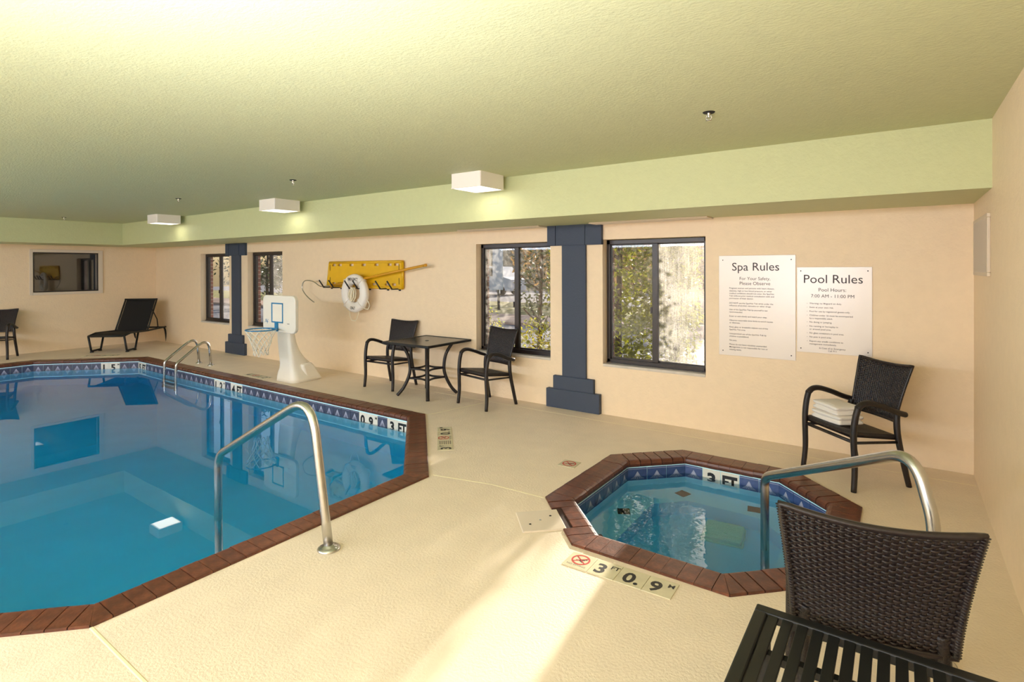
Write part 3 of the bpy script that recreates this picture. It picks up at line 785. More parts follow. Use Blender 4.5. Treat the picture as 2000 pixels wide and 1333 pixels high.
# towels on the corner chair
def towel(name, z, sx, sy, dx, dy, rot, label):
    bm = bmesh.new(); bmesh.ops.create_cube(bm, size=1.0)
    bmesh.ops.subdivide_edges(bm, edges=list(bm.edges), cuts=7, use_grid_fill=True)
    for v in bm.verts:
        x, y, zz = v.co
        e = max(abs(x), abs(y)) * 2
        rr = (1 - max(0, e - .72) ** 2 * 2.6)
        groove = .16 * math.exp(-((zz) / .1) ** 2) * (max(0, e - .8) / .2) * (1 if x > .3 or y < -.3 else .5)
        v.co = Vector((x * (1 - groove) * sx, y * (1 - groove) * sy, (zz * rr + .03 * math.sin(5 * x + 2) * math.sin(4 * y + z * 30)) * .072))
    mb = MB(); mb.bm(bm, 0, True); o = mb.build('towel', M['towel'])
    sm = o.modifiers.new('s', 'SUBSURF'); sm.levels = 1; sm.render_levels = 2
    th = math.radians(-46); c, s = math.cos(th), math.sin(th)
    o.location = (-0.440 + c * dx - s * dy, 4.618 + s * dx + c * dy, z); o.rotation_euler = (0, 0, th + rot)
    tag(o, label, 'towel', 'folded white towels'); return o
towel('towel', .428, .29, .21, -.085, .15, .03, 'lower folded white towel lying on the seat of the corner chair')
towel('towel', .495, .27, .205, -.095, .155, -.05, 'upper folded white towel stacked on the towel of the corner chair')

# ---------------------------------------------------------------- square dining table
tb = empty('square_table', (-4.745, 4.905, 0)); tag(tb, 'dark square patio table with curved legs between two wicker chairs', 'table')
mb = MB(); hw = .385; mb.rbox(-hw, hw, -hw, -hw + .03, .640, .668, .004); mb.rbox(-hw, hw, hw - .03, hw, .640, .668, .004)
mb.rbox(-hw, -hw + .03, -hw + .03, hw - .03, .640, .668, .004); mb.rbox(hw - .03, hw, -hw + .03, hw - .03, .640, .668, .004)
mb.build('table_frame', M['black_metal'], tb)
mb = MB(); mb.box(-hw + .029, hw - .029, -hw + .029, hw - .029, .652, .664); mb.build('tabletop', M['tabletop'], tb)
mb = MB(); mb.lathe([(0, .667), (.02, .667), (.026, .664)], 16); mb.build('umbrella_hole_cap', M['black_metal'], tb)
for (sx, sy) in ((-1, -1), (1, -1), (1, 1), (-1, 1)):
    mb = MB(); mb.tube(smooth_path([(sx * .225, sy * .225, .642), (sx * .165, sy * .165, .50), (sx * .145, sy * .145, .34), (sx * .160, sy * .160, .22), (sx * .205, sy * .205, .09), (sx * .255, sy * .255, .008)], 5), .020, 8, sx=1.15); mb.build('leg', M['wicker_leg'], tb)
for z in (.21, .325):
    q = .15
    for (a, b) in (((-q, -q), (q, -q)), ((q, -q), (q, q)), ((q, q), (-q, q)), ((-q, q), (-q, -q))):
        c = ((a[0] + b[0]) * .36, (a[1] + b[1]) * .36)
        mb = MB(); mb.tube(smooth_path([(*a, z), (*c, z), (*b, z)], 6), .0125, 8, sx=1.3); mb.build('stretcher', M['wicker_leg'], tb)

# ---------------------------------------------------------------- slatted side table in the foreground
st = empty('slatted_table', (0.02, 1.46, 0)); tag(st, 'black metal slatted side table at the bottom right in front of the woven chair', 'table')
x0, x1, y0, y1, zt = -.377, .377, -.33, .33, .53
mb = MB(); bw = .036
for q in ((x0, x1, y1 - bw, y1), (x0, x1, y0, y0 + bw), (x0, x0 + bw, y0 + bw, y1 - bw), (x1 - bw, x1, y0 + bw, y1 - bw)): mb.rbox(*q, zt - .03, zt, .005)
mb.build('table_frame', M['black_metal'], st)
x = x0 + bw + .002
while x + .0275 < x1 - bw:
    mb = MB(); mb.rbox(x, x + .0275, y0 + bw - .01, y1 - bw + .01, zt - .014, zt - .004, .0018); mb.build('slat', M['black_metal'], st); x += .0385
for y in (.14, -.14):
    mb = MB(); mb.box(x0 + .02, x1 - .02, y - .012, y + .012, zt - .036, zt - .016); mb.build('crossbar', M['black_metal'], st)
for sx in (x0 + .022, x1 - .022):
    for sy in (y0 + .022, y1 - .022):
        mb = MB(); mb.rbox(sx - .018, sx + .018, sy - .018, sy + .018, 0, zt - .028, .004); mb.build('leg', M['black_metal'], st)

# ---------------------------------------------------------------- chaise lounge in the far corner
ch = empty('chaise_lounge', (-12.09, 4.055, 0), math.atan2(.75, -.66) - math.pi / 2)
tag(ch, 'black sling chaise lounge with raised back in the far left corner', 'lounge chair')
# local: y from foot (0) to head, x across (viewer's right = +x after rotation)
sg = MB()
def sling(path, hw):
    vs = []; 
    for (y, z) in path: vs += [(-hw, y, z), (hw, y, z), (hw, y, z - .016), (-hw, y, z - .016)]
    fs = []
    for k in range(len(path) - 1):
        for j in range(4): fs.append((k * 4 + j, k * 4 + (j + 1) % 4, k * 4 + 4 + (j + 1) % 4, k * 4 + 4 + j))
    fs += [(3, 2, 1, 0), tuple(len(vs) - 4 + j for j in range(4))]
    return MB().add(vs, fs)
sling([(-.10, .31), (-.02, .335), (.10, .352), (.25, .352), (.40, .340), (.55, .330), (.70, .330)], .275).build('seat_sling', M['sling'], ch)
sling([(.70, .330), (.80, .50), (.92, .70), (1.02, .88), (1.055, .93)], .275).build('back_sling', M['sling'], ch)
for s in (-1, 1):
    mb = MB(); mb.tube(fillet([(s * .31, -.10, .315), (s * .31, .10, .35), (s * .31, .70, .325), (s * .31, 1.38, .33)], .06, 4), .018, 8); mb.build('side_rail', M['black_metal'], ch)
    mb = MB(); mb.tube(fillet([(s * .31, -.10, .315), (s * .31, -.02, .03), (s * .31, .26, .03), (s * .31, .36, .33)], .03, 4), .018, 8); mb.build('leg', M['black_metal'], ch)
    mb = MB(); mb.tube(smooth_path([(s * .31, 1.10, .33), (s * .31, 1.28, .33), (s * .31, 1.36, .26), (s * .31, 1.42, .015)], 5), .018, 8); mb.build('leg', M['black_metal'], ch)
    mb = MB(); mb.tube([(s * .30, .70, .325), (s * .30, .90, .66), (s * .30, 1.065, .945)], .016, 8); mb.build('back_frame', M['black_metal'], ch)
    mb = MB(); mb.tube([(s * .27, .95, .72), (s * .27, 1.12, .52), (s * .27, 1.16, .34)], .011, 6); mb.build('back_prop', M['black_metal'], ch)
    for yy in (0.0, .24):
        mb = MB(); mb.rbox(s * .31 - .024, s * .31 + .024, yy - .024, yy + .024, 0, .024, .005); mb.build('foot', M['black_metal'], ch)
for y, z in ((-.10, .315), (1.05, .935), (1.30, .33)):
    mb = MB(); mb.tube([(-.31, y, z), (.31, y, z)], .016, 8); mb.build('cross_tube', M['black_metal'], ch)

# ---------------------------------------------------------------- pool basketball stand
bh = empty('basketball_stand', (-6.895, 4.45, 0)); tag(bh, 'white poolside basketball stand with blue rim at the pool edge', 'basketball hoop')
mb = MB()
secs = []   # (z, x half, y front, y back)
prof = [(0, .245, -.12, .34), (.05, .240, -.12, .34), (.13, .215, -.11, .30), (.17, .185, -.105, .27), (.24, .172, -.10, .22), (.32, .166, -.105, .13), (.42, .160, -.115, .055), (.55, .156, -.125, .000), (.68, .152, -.13, -.025), (.80, .150, -.135, -.04)]
nseg = 24; vs = []
for (z, hx, yf, yb) in prof:
    for j in range(nseg):
        a = 2 * math.pi * j / nseg; c, s = math.cos(a), math.sin(a)
        px = math.copysign(abs(c) ** .45, c) * hx; py = math.copysign(abs(s) ** .45, s)
        y = (yf + yb) / 2 + py * (yb - yf) / 2
        if py < 0 and abs(px) < hx * .22: y += .014
        vs.append((px, y, z))
fs = [(k * nseg + j, k * nseg + (j + 1) % nseg, (k + 1) * nseg + (j + 1) % nseg, (k + 1) * nseg + j) for k in range(len(prof) - 1) for j in range(nseg)]
fs += [tuple(reversed(range(nseg))), tuple((len(prof) - 1) * nseg + j for j in range(nseg))]
mb.add(vs, fs, 0, True)
col = mb.build('base_column', M['plastic'], bh)
# rear ballast hump
mb = MB()
hp = [(.10, .0), (.35, .0), (.30, .08), (.20, .235), (.15, .26), (.10, .25), (.02, .24)]
mb.prism(hp, lambda a, b, t: (t, a, b), -.235, .235); hb = mb
bm = bmesh.new(); me_t = mb.mesh('hump', [M['plastic']]); bm.from_mesh(me_t)
bmesh.ops.bevel(bm, geom=list(bm.edges), offset=.034, segments=4, profile=.5, affect='EDGES')
tk = MB().bm(bm, 0, True).build('ballast_tank', M['plastic'], bh); tk.modifiers.new('wn', 'WEIGHTED_NORMAL').weight = 80; bpy.data.meshes.remove(me_t)
bm = bmesh.new(); bmesh.ops.create_cube(bm, size=1)
for v in bm.verts: v.co = Vector((v.co.x * .765, v.co.y * .05, v.co.z * .50))
bmesh.ops.bevel(bm, geom=[e for e in bm.edges if abs((e.verts[0].co - e.verts[1].co).normalized().y) > .9], offset=.075, segments=6, profile=.5, affect='EDGES')
bmesh.ops.bevel(bm, geom=[e for e in bm.edges if e.calc_face_angle(0) > .9], offset=.010, segments=2, profile=.5, affect='EDGES')
brd = MB().bm(bm, 0, False).build('backboard', M['plastic'], bh, (.025, -.175, .94))
mb = MB()
for q in ((-.135, .135, .118, .136), (-.135, .135, -.136, -.118), (-.135, -.117, -.136, .136), (.117, .135, -.136, .136)): mb.rbox(q[0], q[1], -.032, -.024, q[2], q[3], .003)
mb.build('target_square', M['blue'], brd, (-.03, 0, .015))
g = text_mesh('splash', M['blue'], width=.10, align='CENTER'); 
mb = MB()
for k, (x, z, l, a) in enumerate(((-.315, -.105, .05, .9), (-.295, -.11, .04, 2.2), (-.27, -.10, .055, .7), (-.30, -.085, .04, .1), (-.275, -.125, .03, 1.8), (-.26, -.115, .03, -.4))):
    mb.tube(smooth_path([(x - l / 2 * math.cos(a), -.0262, z - l / 2 * math.sin(a)), (x + .008, -.0262, z), (x + l / 2 * math.cos(a), -.0262, z + l / 2 * math.sin(a))], 4), .0028, 5)
mb.build('splash_emblem', M['blue'], brd)
bpy.data.meshes.remove(g)
mb = MB(); mb.rbox(.20, .25, -.0265, -.024, -.128, -.120, .0008); mb.build('maker_mark', M['grey_print'], brd)
mb = MB(); mb.rbox(-.030, .030, -.050, -.02, -.235, -.105, .008); mb.build('rim_bracket', M['blue'], brd, (-.035, 0, 0))
rim = MB(); rc = Vector((-.03, -.42, .745)); rr_ = .19
rim.tube([rc + Vector((rr_ * math.cos(2 * math.pi * k / 32), rr_ * math.sin(2 * math.pi * k / 32), 0)) for k in range(32)], .008, 8, closed=True)
for s in (-1, 1): rim.tube([rc + Vector((s * .03, .235, -.02)), rc + Vector((s * .13, .13, 0))], .007, 6)
rim.tube([rc + Vector((.0, .235, -.045)), rc + Vector((.0, rr_ * .98, -.004))], .007, 6)
rimo = rim.build('rim', M['blue'], bh)
net = MB(); NS = 10
for d in (1, -1):
    for k in range(NS):
        pth = []
        for t in range(13):
            f = t / 12; a = 2 * math.pi * (k + d * f * 2.2) / NS; r = rr_ * (1 - .52 * f ** .75) * (1 + .03 * math.sin(7 * f + k)); pth.append(rc + Vector((r * math.cos(a), r * math.sin(a), -.006 - .27 * f)))
        net.tube(pth, .0052, 5)
for k in range(NS):
    a0 = 2 * math.pi * (k + .2) / NS; a1 = 2 * math.pi * (k + 1.2) / NS; r = rr_ * .48
    net.tube(smooth_path([rc + Vector((r * math.cos(a0), r * math.sin(a0), -.276)), rc + Vector((r * math.cos((a0 + a1) / 2), r * math.sin((a0 + a1) / 2), -.33 - .01 * (k % 3))), rc + Vector((r * math.cos(a1), r * math.sin(a1), -.276))], 4), .0052, 5)
net.build('net', M['net'], rimo)

# ---------------------------------------------------------------- rescue gear on the back wall
def rescue_hook(x, ln, label):
    root = empty('rescue_hook', (x, D, 1.27)); tag(root, label, 'hook', 'black hooks for the rescue gear')
    mb = MB(); mb.rbox(-.02, .02, -.008, .0, -.03, .03, .003); mb.build('back_plate', M['hookmetal'], root)
    mb = MB(); mb.rbox(-.020, .020, -ln, -.004, -.010, .004, .003); mb.build('arm', M['hookmetal'], root)
    mb = MB(); mb.tube([(0, -ln + .005, -.004), (-.03, -ln - .06, .11)], .0105, 8, sx=1.6); mb.build('tip', M['hookmetal'], root)
for x, ln, w in ((-7.14, .15, 'leftmost black rescue hook holding the pole and the yellow board'), (-6.91, .15, 'second black rescue hook from the left under the yellow board'),
                 (-6.44, .23, 'left of the two black hooks inside the white ring buoy'), (-6.26, .23, 'right of the two black hooks inside the white ring buoy'),
                 (-5.88, .15, 'black hook just right of the ring buoy under the yellow board'), (-5.645, .15, 'rightmost black rescue hook under the yellow board')):
    rescue_hook(x, ln, w)
sb = MB(); bx0, bx1, bz0, bz1 = -7.215, -5.548, 1.282, 1.644
slx = [(-7.083, -6.996), (-6.945, -6.852), (-6.677, -6.579), (-6.402, -6.308), (-6.126, -6.036), (-5.852, -5.768), (-5.718, -5.628)]
slot = [(a, b, 1.588, 1.622) for a, b in slx] + [(a, b, 1.311, 1.343) for a, b in ((-7.08, -7.0), (-6.94, -6.86), (-6.179, -6.087), (-5.908, -5.828), (-5.763, -5.684))]
holed(sb, bx0, bx1, bz0, bz1, slot, lambda u, v, w: (u + (.06 * (v - bz0) / (bz1 - bz0) if u < -7.1 else 0), D - .040 + w, v), .024)
board = tag(sb.build('spine_board', M['yellow'], None), 'long yellow rescue spine board on black wall hooks', 'rescue board')
mb = MB()
for z in (bz0, bz1): mb.tube([(bx0 + (.06 if z == bz1 else 0) + .01, D - .030, z), (bx1 - .01, D - .030, z)], .020, 8, sx=1.2)
mb.tube([(bx0 + .01, D - .030, bz0), (bx0 + .07, D - .030, bz1)], .020, 8); mb.tube([(bx1 - .01, D - .030, bz0), (bx1 - .01, D - .030, bz1)], .020, 8)
mb.build('board_rim', M['yellow'], board)
mb = MB()
for x in (-7.13, -5.62):
    for z0_ in (1.33, 1.52): mb.box(x - .005, x + .005, D - .0412, D - .038, z0_, z0_ + .09)
mb.build('strap_slot', M['dark'], board)
po = empty('rescue_pole', (-5.03, D - .13, 1.59)); tag(po, 'yellow rescue pole with curved metal crook across the yellow board', 'pole')
o = Vector((-5.03, D - .13, 1.59)); A = Vector((-5.03, D - .13, 1.592)); B = Vector((-6.98, D - .145, 1.296))
mb = MB(); mb.tube([A - o, B - o], .0165, 12); mb.build('shaft', M['yellow_dark'], po)
mb = MB(); mb.tube([A - o + Vector((.012, 0, .002)), A - o + Vector((-.03, 0, -.005))], .019, 12); mb.build('end_cap', M['yellow_dark'], po)
mb = MB(); mb.tube(smooth_path([Vector((x, D - .145, z)) - o for x, z in ((-6.93, 1.303), (-7.05, 1.288), (-7.23, 1.284), (-7.373, 1.343), (-7.501, 1.366), (-7.612, 1.363), (-7.678, 1.317), (-7.689, 1.237), (-7.623, 1.16), (-7.503, 1.085), (-7.385, 1.033))], 5), .0085, 8); mb.build('crook', M['steel'], po)
# ring buoy
RX, RZ, RY = -6.395, 1.198, D - .165
rb = empty('ring_buoy', (RX, RY, RZ)); tag(rb, 'white ring buoy lettered EMERGENCY ONLY in front of the yellow board', 'ring buoy')
mb = MB(); vs = []; nu, nv = 48, 12
for i in range(nu):
    a = 2 * math.pi * i / nu
    for j in range(nv):
        b = 2 * math.pi * j / nv; r = .203 + .075 * math.copysign(abs(math.cos(b)) ** .8, math.cos(b)); y = .048 * math.copysign(abs(math.sin(b)) ** .75, math.sin(b))
        vs.append((r * math.cos(a), y, r * math.sin(a)))
mb.add(vs, [(i * nv + j, i * nv + (j + 1) % nv, ((i + 1) % nu) * nv + (j + 1) % nv, ((i + 1) % nu) * nv + j) for i in range(nu) for j in range(nv)], 0, True)
mb.build('ring', M['ringwhite'], rb)
for a in (45, 135, 225, 315):
    mb = MB(); c = math.radians(a); mb.tube([(r * math.cos(c), y, r * math.sin(c)) for r, y in ((.203 + .0765 * math.cos(math.radians(q)), .0500 * math.sin(math.radians(q))) for q in range(0, 360, 20))], .006, 6, closed=True, sx=3.0)
    mb.build('band', M['ringwhite'], rb)
for s, w, h, z in (('EMERGENCY', .215, .042, .182), ('ONLY', .10, .042, -.228)):
    link('lettering', text_mesh(s, M['black'], width=w, height=h, align='CENTER', bold=.01), rb, (.01, -.0500, z))
mb = MB()
for a0, a1, bulge in ((-118, -72, .115), (-48, -18, .075)):
    a0, a1 = math.radians(a0), math.radians(a1); am = (a0 + a1) / 2
    p0 = Vector((.27 * math.cos(a0), 0, .27 * math.sin(a0))); p1 = Vector((.27 * math.cos(a1), 0, .27 * math.sin(a1)))
    md = Vector((math.cos(am), 0, math.sin(am))) * (.278 + bulge); tn = (p1 - p0) * .30
    mb.tube(smooth_path([p0, (p0 + md) / 2 - tn * .55, md - tn * .7, md, md + tn * .7, (p1 + md) / 2 + tn * .55, p1], 5), .0065, 6)
mb.build('grab_rope', M['rope'], rb)
rope = MB(); rnd = random.Random(3)
for k in range(11):
    x = -.055 + .011 * k + rnd.uniform(-.006, .006); y = -.015 - .06 * rnd.random(); lo = -.05 - .05 * rnd.random() - .03 * (1 - abs(k - 5) / 5); wd = .012 + .016 * rnd.random()
    rope.tube(smooth_path([(x * .35, y, .085), (x * .8 - wd, y, .02), (x - wd, y - .01, lo * .6), (x, y - .012, lo), (x + wd, y - .01, lo * .6), (x * .8 + wd, y, .02), (x * .35 + .008, y, .085)], 5), .0058, 6)
rope.tube([(-.03, -.04, .06), (0, -.065, .075), (.03, -.04, .06), (0, .02, .055)], .007, 6, closed=True)
tag(rope.build('rope_coil', M['rope'], None, (RX, RY, RZ)), 'coil of white throw rope hanging inside the ring buoy', 'rope')

# ---------------------------------------------------------------- rule signs
def sign(name, x0, x1, z0, z1, label, lines, tilt=0.0):
    root = empty(name, ((x0 + x1) / 2, D, z0)); tag(root, label, 'sign')
    w, h = x1 - x0, z1 - z0
    mb = MB(); mb.rbox(-w / 2, w / 2, -.006, 0, 0, h, .002); mb.build('plate', M['sign'], root)
    for sx in (-1, 1):
        for z in (h * .045, h * .955):
            mb = MB(); mb.lathe([(0, .002), (.004, .0015), (.005, 0)], 8, mx=Matrix.Rotation(math.pi / 2, 4, 'X')); mb.build('screw', M['dark'], root, (sx * w * .445, -.006, z))
    for (s, v, al, u, kw) in lines:
        g = text_mesh(s, M['ink'], align=al, **kw); link('lettering', g, root, ((u - .5) * w, -.0068, h * (1 - v)))
sw, pw = .643, .548
SB, PB = .0315, .0290
spa_lines = [('Spa Rules', .150, 'CENTER', .49, dict(width=.614 * sw)), ('For Your Safety,', .243, 'CENTER', .485, dict(width=.40 * sw)), ('Please Observe', .291, 'CENTER', .485, dict(width=.40 * sw))]
for s, v in zip(['Pregnant women and persons with heart disease,', 'diabetes, high or low blood pressure, or other', 'medical conditions should not enter the Spa/Hot', 'Tub without prior medical consultation with and', 'permission of their doctor.',
                 'DO NOT use the Spa/Hot Tub while under the', 'influence of alcohol, narcotics or other drugs.', 'Use of the Spa/Hot Tub by yourself is not', 'recommended.', 'Enter or exit slowly and watch your step.',
                 'Observe reasonable time limits to avoid nausea', 'or dizziness.', 'Keep glass or breakable objects out of the', 'Spa/Hot Tub area.', 'Unsupervised use of the Spa/Hot Tub by', 'children is prohibited.', 'No pets.',
                 'Please do not leave valuables unattended.', 'Management is not responsible for lost or', 'missing items.'],
                [.332, .359, .384, .409, .434, .481, .506, .546, .571, .612, .653, .678, .720, .746, .787, .813, .853, .894, .920, .946]):
    spa_lines.append((s, v, 'LEFT', .145, dict(size=.0192, bold=.004)))
sign('spa_rules_sign', -1.383, -.740, .738, 1.658, 'taller silver Spa Rules sign right of the window', spa_lines)
pool_lines = [('Pool Rules', .186, 'CENTER', .49, dict(width=.78 * pw)), ('Pool Hours:', .283, 'CENTER', .485, dict(width=.365 * pw)), ('7:00 AM - 11:00 PM', .354, 'CENTER', .485, dict(width=.573 * pw))]
for s, v, b in (('Warning: no lifeguard on duty.', .432, 1), ('Swim at your own risk.', .478, 1), ('Pool for use by registered guests only.', .525, 1), ('Children under 16 must be accompanied', .571, 1), ('by a responsible adult.', .606, 0),
                ('No diving or jumping.', .650, 1), ('No running or horseplay in', .698, 1), ('or around pool area.', .733, 0), ('No glass containers in pool area.', .778, 1), ('No pets in pool area.', .823, 1), ('Report any unsafe conditions to', .872, 1), ('management immediately.', .905, 0)):
    pool_lines.append((s, v, 'LEFT', .176, dict(size=.0192, bold=.004)))
    if b: pool_lines.append(('\u2022', v, 'LEFT', .14, dict(width=.004)))
pool_lines += [('In Case of an Emergency', .948, 'CENTER', .485, dict(size=.0192, bold=.004)), ('Call 911', .976, 'CENTER', .485, dict(size=.0192, bold=.004))]
sign('pool_rules_sign', -.731, -.185, .820, 1.550, 'silver Pool Rules sign with opening hours above the corner chair', pool_lines)

# ---------------------------------------------------------------- ceiling fittings
def ceiling_light(x, label):
    root = empty('ceiling_light', (x, 4.045, ZC)); tag(root, label, 'ceiling light', 'white box lights under the ceiling')
    mb = MB(); hx, hy = .175, .180
    bm = bmesh.new(); bmesh.ops.create_cube(bm, size=1)
    for v in bm.verts: v.co = Vector((v.co.x * 2 * hx, v.co.y * 2 * hy, -.068 + v.co.z * .136))
    bmesh.ops.bevel(bm, geom=[e for e in bm.edges if abs((e.verts[0].co - e.verts[1].co).normalized().z) > .9], offset=.012, segments=3, profile=.5, affect='EDGES')
    dn = [f for f in bm.faces if f.normal.z < -.9]; bmesh.ops.delete(bm, geom=dn, context='FACES')
    mb.bm(bm, 0, False)
    for q in ((-hx, hx, -hy, -hy + .014), (-hx, hx, hy - .014, hy), (-hx, -hx + .014, -hy + .014, hy - .014), (hx - .014, hx, -hy + .014, hy - .014)): mb.box(q[0] + .001, q[1] - .001, q[2] + .001, q[3] - .001, -.137, -.128)
    mb.build('housing', M['lampbody'], root)
    mb = MB(); mb.box(-hx + .013, hx - .013, -hy + .013, hy - .013, -.134, -.130); mb.build('diffuser', M['diffuser'], root)
    d = bpy.data.lights.new('lamp', 'AREA'); d.shape = 'SQUARE'; d.size = .3; d.energy = 1.3; d.color = (1.0, .92, .78)
    lo = bpy.data.objects.new('lamp', d); COL.objects.link(lo); lo.parent = root; lo.location = (0, 0, -.142)
ceiling_light(-3.248, 'nearest white box ceiling light above the right window')
ceiling_light(-6.50, 'middle white box ceiling light above the yellow rescue board')
ceiling_light(-9.78, 'farthest white box ceiling light above the far pilaster')
def sprinkler(x, y, label):
    root = empty('sprinkler_head', (x, y, ZC)); tag(root, label, 'sprinkler', 'chrome fire sprinklers')
    mb = MB(); mb.lathe([(0, -.004), (.030, -.005), (.034, 0)], 20); mb.build('escutcheon', M['dark'], root)
    mb = MB(); mb.lathe([(.009, -.003), (.009, -.018), (.006, -.02), (.006, -.03)], 12)
    for s in (-1, 1): mb.tube(smooth_path([(s * .007, 0, -.016), (s * .016, 0, -.028), (s * .010, 0, -.040), (0, 0, -.046)], 4), .0028, 6)
    mb.build('sprinkler_body', M['chrome'], root)
    mb = MB(); mb.lathe([(0, -.046), (.017, -.047), (.017, -.049), (0, -.050)], 16); mb.build('deflector', M['chrome'], root)
sprinkler(-.884, 3.185, 'nearest chrome sprinkler head on the ceiling at the right'); sprinkler(-4.896, 3.19, 'second chrome sprinkler head left of the middle ceiling light')
sprinkler(-7.32, 3.19, 'third chrome sprinkler head above the far ceiling light'); sprinkler(-11.45, 3.20, 'farthest chrome sprinkler head by the left soffit')
def soffit_vent(x0, x1, label):
    root = empty('slot_vent', ((x0 + x1) / 2, 5.19, ZB)); tag(root, label, 'air vent', 'slot air vents under the soffit')
    w = (x1 - x0) / 2; mb = MB()
    for q in ((-w, w, -.095, -.075), (-w, w, .085, .105), (-w, -w + .02, -.075, .085), (w - .02, w, -.075, .085)): mb.rbox(*q, -.014, .0, .003)
    mb.build('vent_frame', M['vent'], root)
    for k in range(6):
        mb = MB(); mb.box(-w + .018, w - .018, -.012, .012, -.0015, .0015, mx=Matrix.Translation((0, -.062 + k * .027, -.006)) @ Matrix.Rotation(.6, 4, 'X')); mb.build('louver', M['vent'], root)
soffit_vent(-2.63, -1.43, 'long white slot vent under the soffit above the right window')
soffit_vent(-4.42, -3.24, 'long white slot vent under the soffit left of the slate pilaster')
wg = empty('wall_grille', (R, 4.757, 1.682)); tag(wg, 'white louvered air grille high on the right wall', 'air vent')
hw, hh = .383, .193; mb = MB()
for q in ((-hw, hw, -hh, -hh + .025), (-hw, hw, hh - .025, hh), (-hw, -hw + .028, -hh + .025, hh - .025), (hw - .028, hw, -hh + .025, hh - .025)): mb.rbox(-.018, 0, q[0], q[1], q[2], q[3], .004)
mb.build('grille_frame', M['vent'], wg)
mb = MB(); mb.box(-.002, -.001, -hw + .02, hw - .02, -hh + .02, hh - .02); mb.build('grille_backing', M['dark'], wg)
for k in range(26):
    y = -hw + .04 + k * (2 * hw - .08) / 25
    mb = MB(); mb.box(-.010, .010, -.0012, .0012, -hh + .022, hh - .022, mx=Matrix.Translation((-.010, y, 0)) @ Matrix.Rotation(.5, 4, 'Z')); mb.build('louver', M['vent'], wg)
mb = MB(); mb.rbox(-.055, .055, -.004, 0, -.036, .036, .002)
tag(mb.build('cover_plate', M['soffit'], None, (-3.262, YB, 2.215)), 'small painted cover plate on the green soffit right of the nearest light', 'cover plate')

# ---------------------------------------------------------------- outside the windows
gz = -0.35
def ground(name, y0, y1, m, label, z=gz, x0=-60, x1=25):
    mb = MB(); mb.box(x0, x1, y0, y1, z - .3, z); return mb
ground('a', D + .36, 15, None, '').build('asphalt_drive', M['asphalt']); bpy.data.objects['asphalt_drive']['kind'] = 'structure'; bpy.data.objects['asphalt_drive']['label'] = 'grey asphalt drive outside the windows'
o_ = ground('a', 15, 17.5, None, '', gz + .1).build('concrete_walk', M['walk']); struct(o_, 'pinkish concrete walk beyond the drive')
o_ = ground('a', 17.5, 24, None, '', gz + .08).build('lawn', M['lawn']); struct(o_, 'green and tan lawn strip beyond the walk')
o_ = ground('a', 24, 38, None, '', gz + .02).build('parking_lot', M['asphalt']); struct(o_, 'bluish parking lot beyond the lawn')
mb = MB(); nx, ny = 60, 14; rnd = random.Random(5); vs = []
for j in range(ny + 1):
    for i in range(nx + 1):
        t = j / ny; vs.append((-75 + 105 * i / nx, 38 + 34 * t + rnd.uniform(-.4, .4), gz - .2 + 10.5 * t ** .85 + (rnd.uniform(-.25, .25) if j else 0)))
mb.add(vs, [(j * (nx + 1) + i, j * (nx + 1) + i + 1, (j + 1) * (nx + 1) + i + 1, (j + 1) * (nx + 1) + i) for j in range(ny) for i in range(nx)], 0, True)
struct(mb.build('hillside', M['hill']), 'dry tan hillside closing the view outside')
def foliage(c, rad, count, size, m, parent, seed, shell=.35, name='foliage'):
    rnd = random.Random(seed); mb = MB()
    for _ in range(count):
        while True:
            p = Vector((rnd.uniform(-1, 1), rnd.uniform(-1, 1), rnd.uniform(-1, 1)))
            if shell < p.length < 1: break
        q = Vector((p.x * rad[0], p.y * rad[1], p.z * rad[2])) + Vector(c)
        d = Vector((rnd.gauss(0, 1), rnd.gauss(0, 1), rnd.gauss(-.3, .7))).normalized(); s = d.cross(Vector((rnd.gauss(0, 1), rnd.gauss(0, 1), rnd.gauss(0, 1)))).normalized()
        l = size * rnd.uniform(.7, 1.3); nrm = d.cross(s) * l * .12
        mb.add([q, q + d * l * .5 + s * l * .24 + nrm, q + d * l, q + d * l * .5 - s * l * .24 + nrm], [(0, 1, 2), (0, 2, 3)])
    o = mb.build(name, m, parent); o['kind'] = 'stuff'; return o
def tree(name, x, y, h, rad, count, size, m, label, seed, cat='tree', group=None, lift=.5, base=gz):
    root = empty(name, (x, y, base)); tag(root, label, cat, group)
    mb = MB(); rnd = random.Random(seed); top = h * .85
    mb.tube(smooth_path([(0, 0, 0), (rnd.uniform(-.05, .05), 0, top * .4), (rnd.uniform(-.1, .1), rnd.uniform(-.1, .1), top)], 4), [max(.012, h * .018) * (1 - .6 * k / 8) for k in range(9)], 8)
    for k in range(7):
        a = rnd.uniform(0, 6.28); z = top * rnd.uniform(.35, .85); e = .7
        mb.tube([(0, 0, z), (rad[0] * e * .5 * math.cos(a), rad[1] * e * .5 * math.sin(a), z + .2 * rad[2] * .5), (rad[0] * e * math.cos(a), rad[1] * e * math.sin(a), z + .5 * rad[2] * .5)], [h * .008, h * .005, h * .003], 5)
    mb.build('trunk', M['bark'], root)
    foliage((0, 0, h - rad[2]), rad, count, size, m, root, seed)
    return root
tree('tall_shrub', -3.22, 7.15, 3.6, (1.15, .60, 1.9), 9500, .085, M['leaf'], 'dense yellow green shrub just outside the right window', 11, 'shrub')
tree('tall_shrub', -4.62, 7.3, 2.9, (.42, .42, .95), 620, .085, M['leaf_dark'], 'dark leafy branches outside behind the pilaster in the middle window', 12, 'shrub')
tree('low_bush', -4.12, 6.40, 1.22, (.46, .36, .55), 1200, .06, M['leaf_bright'], 'low bright green bush outside at the lower right of the middle window', 13, 'bush')
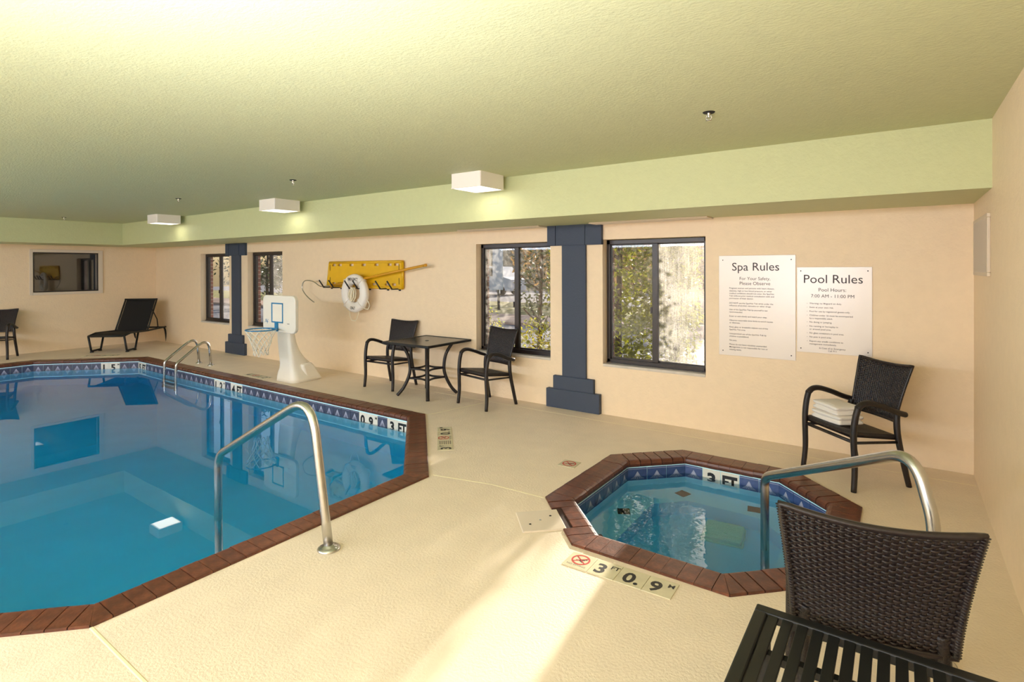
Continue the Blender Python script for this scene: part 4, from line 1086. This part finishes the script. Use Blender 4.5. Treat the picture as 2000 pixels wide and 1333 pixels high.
tree('low_bush', -5.75, 7.4, 1.25, (.35, .35, .6), 500, .06, M['leaf_bright'], 'low yellowish bush outside at the lower left of the middle window', 14, 'bush')
tree('low_bush', -2.05, 6.6, .85, (.40, .30, .5), 500, .07, M['leaf_dark'], 'dark low bush outside at the foot of the right window', 15, 'bush')
tree('slender_shrub', -2.64, 7.9, 3.25, (.35, .30, 1.55), 2000, .080, M['leaf'], 'sparse slender shrub seen in the middle of the right window', 16, 'shrub')
for k, (x, y, h, r, w) in enumerate(((-15.5, 26, 6.0, 2.6, 'left of the panel'), (-12.5, 30, 5.5, 2.4, 'right of the panel'), (-7.2, 27, 4.6, 2.2, 'behind the yellow green shrub'), (-2.0, 29, 4.2, 2.0, 'seen in the right window'), (-21, 12.5, 4.5, 2.0, 'closest to the far windows'), (-26, 17, 6.5, 3.0, 'behind the closest one in the far windows'), (-19.5, 20, 5.5, 2.5, 'in the right far window'), (-33, 24, 7, 3.2, 'deepest in the far windows'))):
    tree('autumn_tree', x, y, h, (r, r, h * .45), 1500, .32 if k != 4 else .16, M['leaf_tan'] if k < 4 else M['leaf_dark'], ('tan autumn tree outside ' if k < 4 else 'dark green tree outside ') + w, 30 + k, 'tree', 'trees beyond the drive')
# far buildings and a panel
fb = empty('barn', (-8.6, 34, gz)); tag(fb, 'distant pale roofed red barn outside the right window', 'building')
mb = MB(); mb.box(-2.4, 2.4, 0, 4, 0, 2.4); mb.build('wall', M['red_wall'], fb)
mb = MB(); mb.prism([(-2.8, 2.3), (2.8, 2.3), (0, 4.2)], lambda a, b, t: (a, t, b), -.3, 4.3); mb.build('roof', M['roof'], fb)
mb = MB(); mb.rbox(-.8, .8, -.06, 0, 0, 1.9, .02); mb.build('barn_door', M['white_wall'], fb)
ut = empty('white_van', (-26.2, 30.5, gz)); tag(ut, 'white van parked beyond the lawn outside the far windows', 'van')
mb = MB(); mb.prism([(0, .35), (4.6, .35), (4.6, 1.1), (3.9, 1.3), (3.4, 2.0), (0, 2.05)], lambda a, b, t: (a, t, b), 0, 1.8); mb.build('van_body', M['white_wall'], ut)
mb = MB(); mb.prism([(3.46, 1.9), (3.86, 1.35), (2.7, 1.35), (2.7, 1.9)], lambda a, b, t: (a, t, b), -.01, 1.81); mb.build('van_window', M['dark'], ut)
for x in (.9, 3.7):
    for y in (.08, 1.72):
        mb = MB(); mb.lathe([(0, -.1), (.34, -.1), (.36, 0), (.34, .1), (0, .1)], 20, mx=Matrix.Translation((x, y, .36)) @ Matrix.Rotation(math.pi / 2, 4, 'X')); mb.build('wheel', M['dark'], ut)
pn = empty('utility_panel', (-14.35, 19.2, gz)); tag(pn, 'tall pale blue panel on a post outside the middle window', 'panel')
mb = MB(); mb.tube([(0, .1, 0), (0, .1, 1.0)], .06, 8); mb.build('post', M['hookmetal'], pn)
mb = MB(); mb.rbox(-.27, .27, 0, .08, .95, 3.1, .02); mb.build('panel_face', M['roof'], pn)
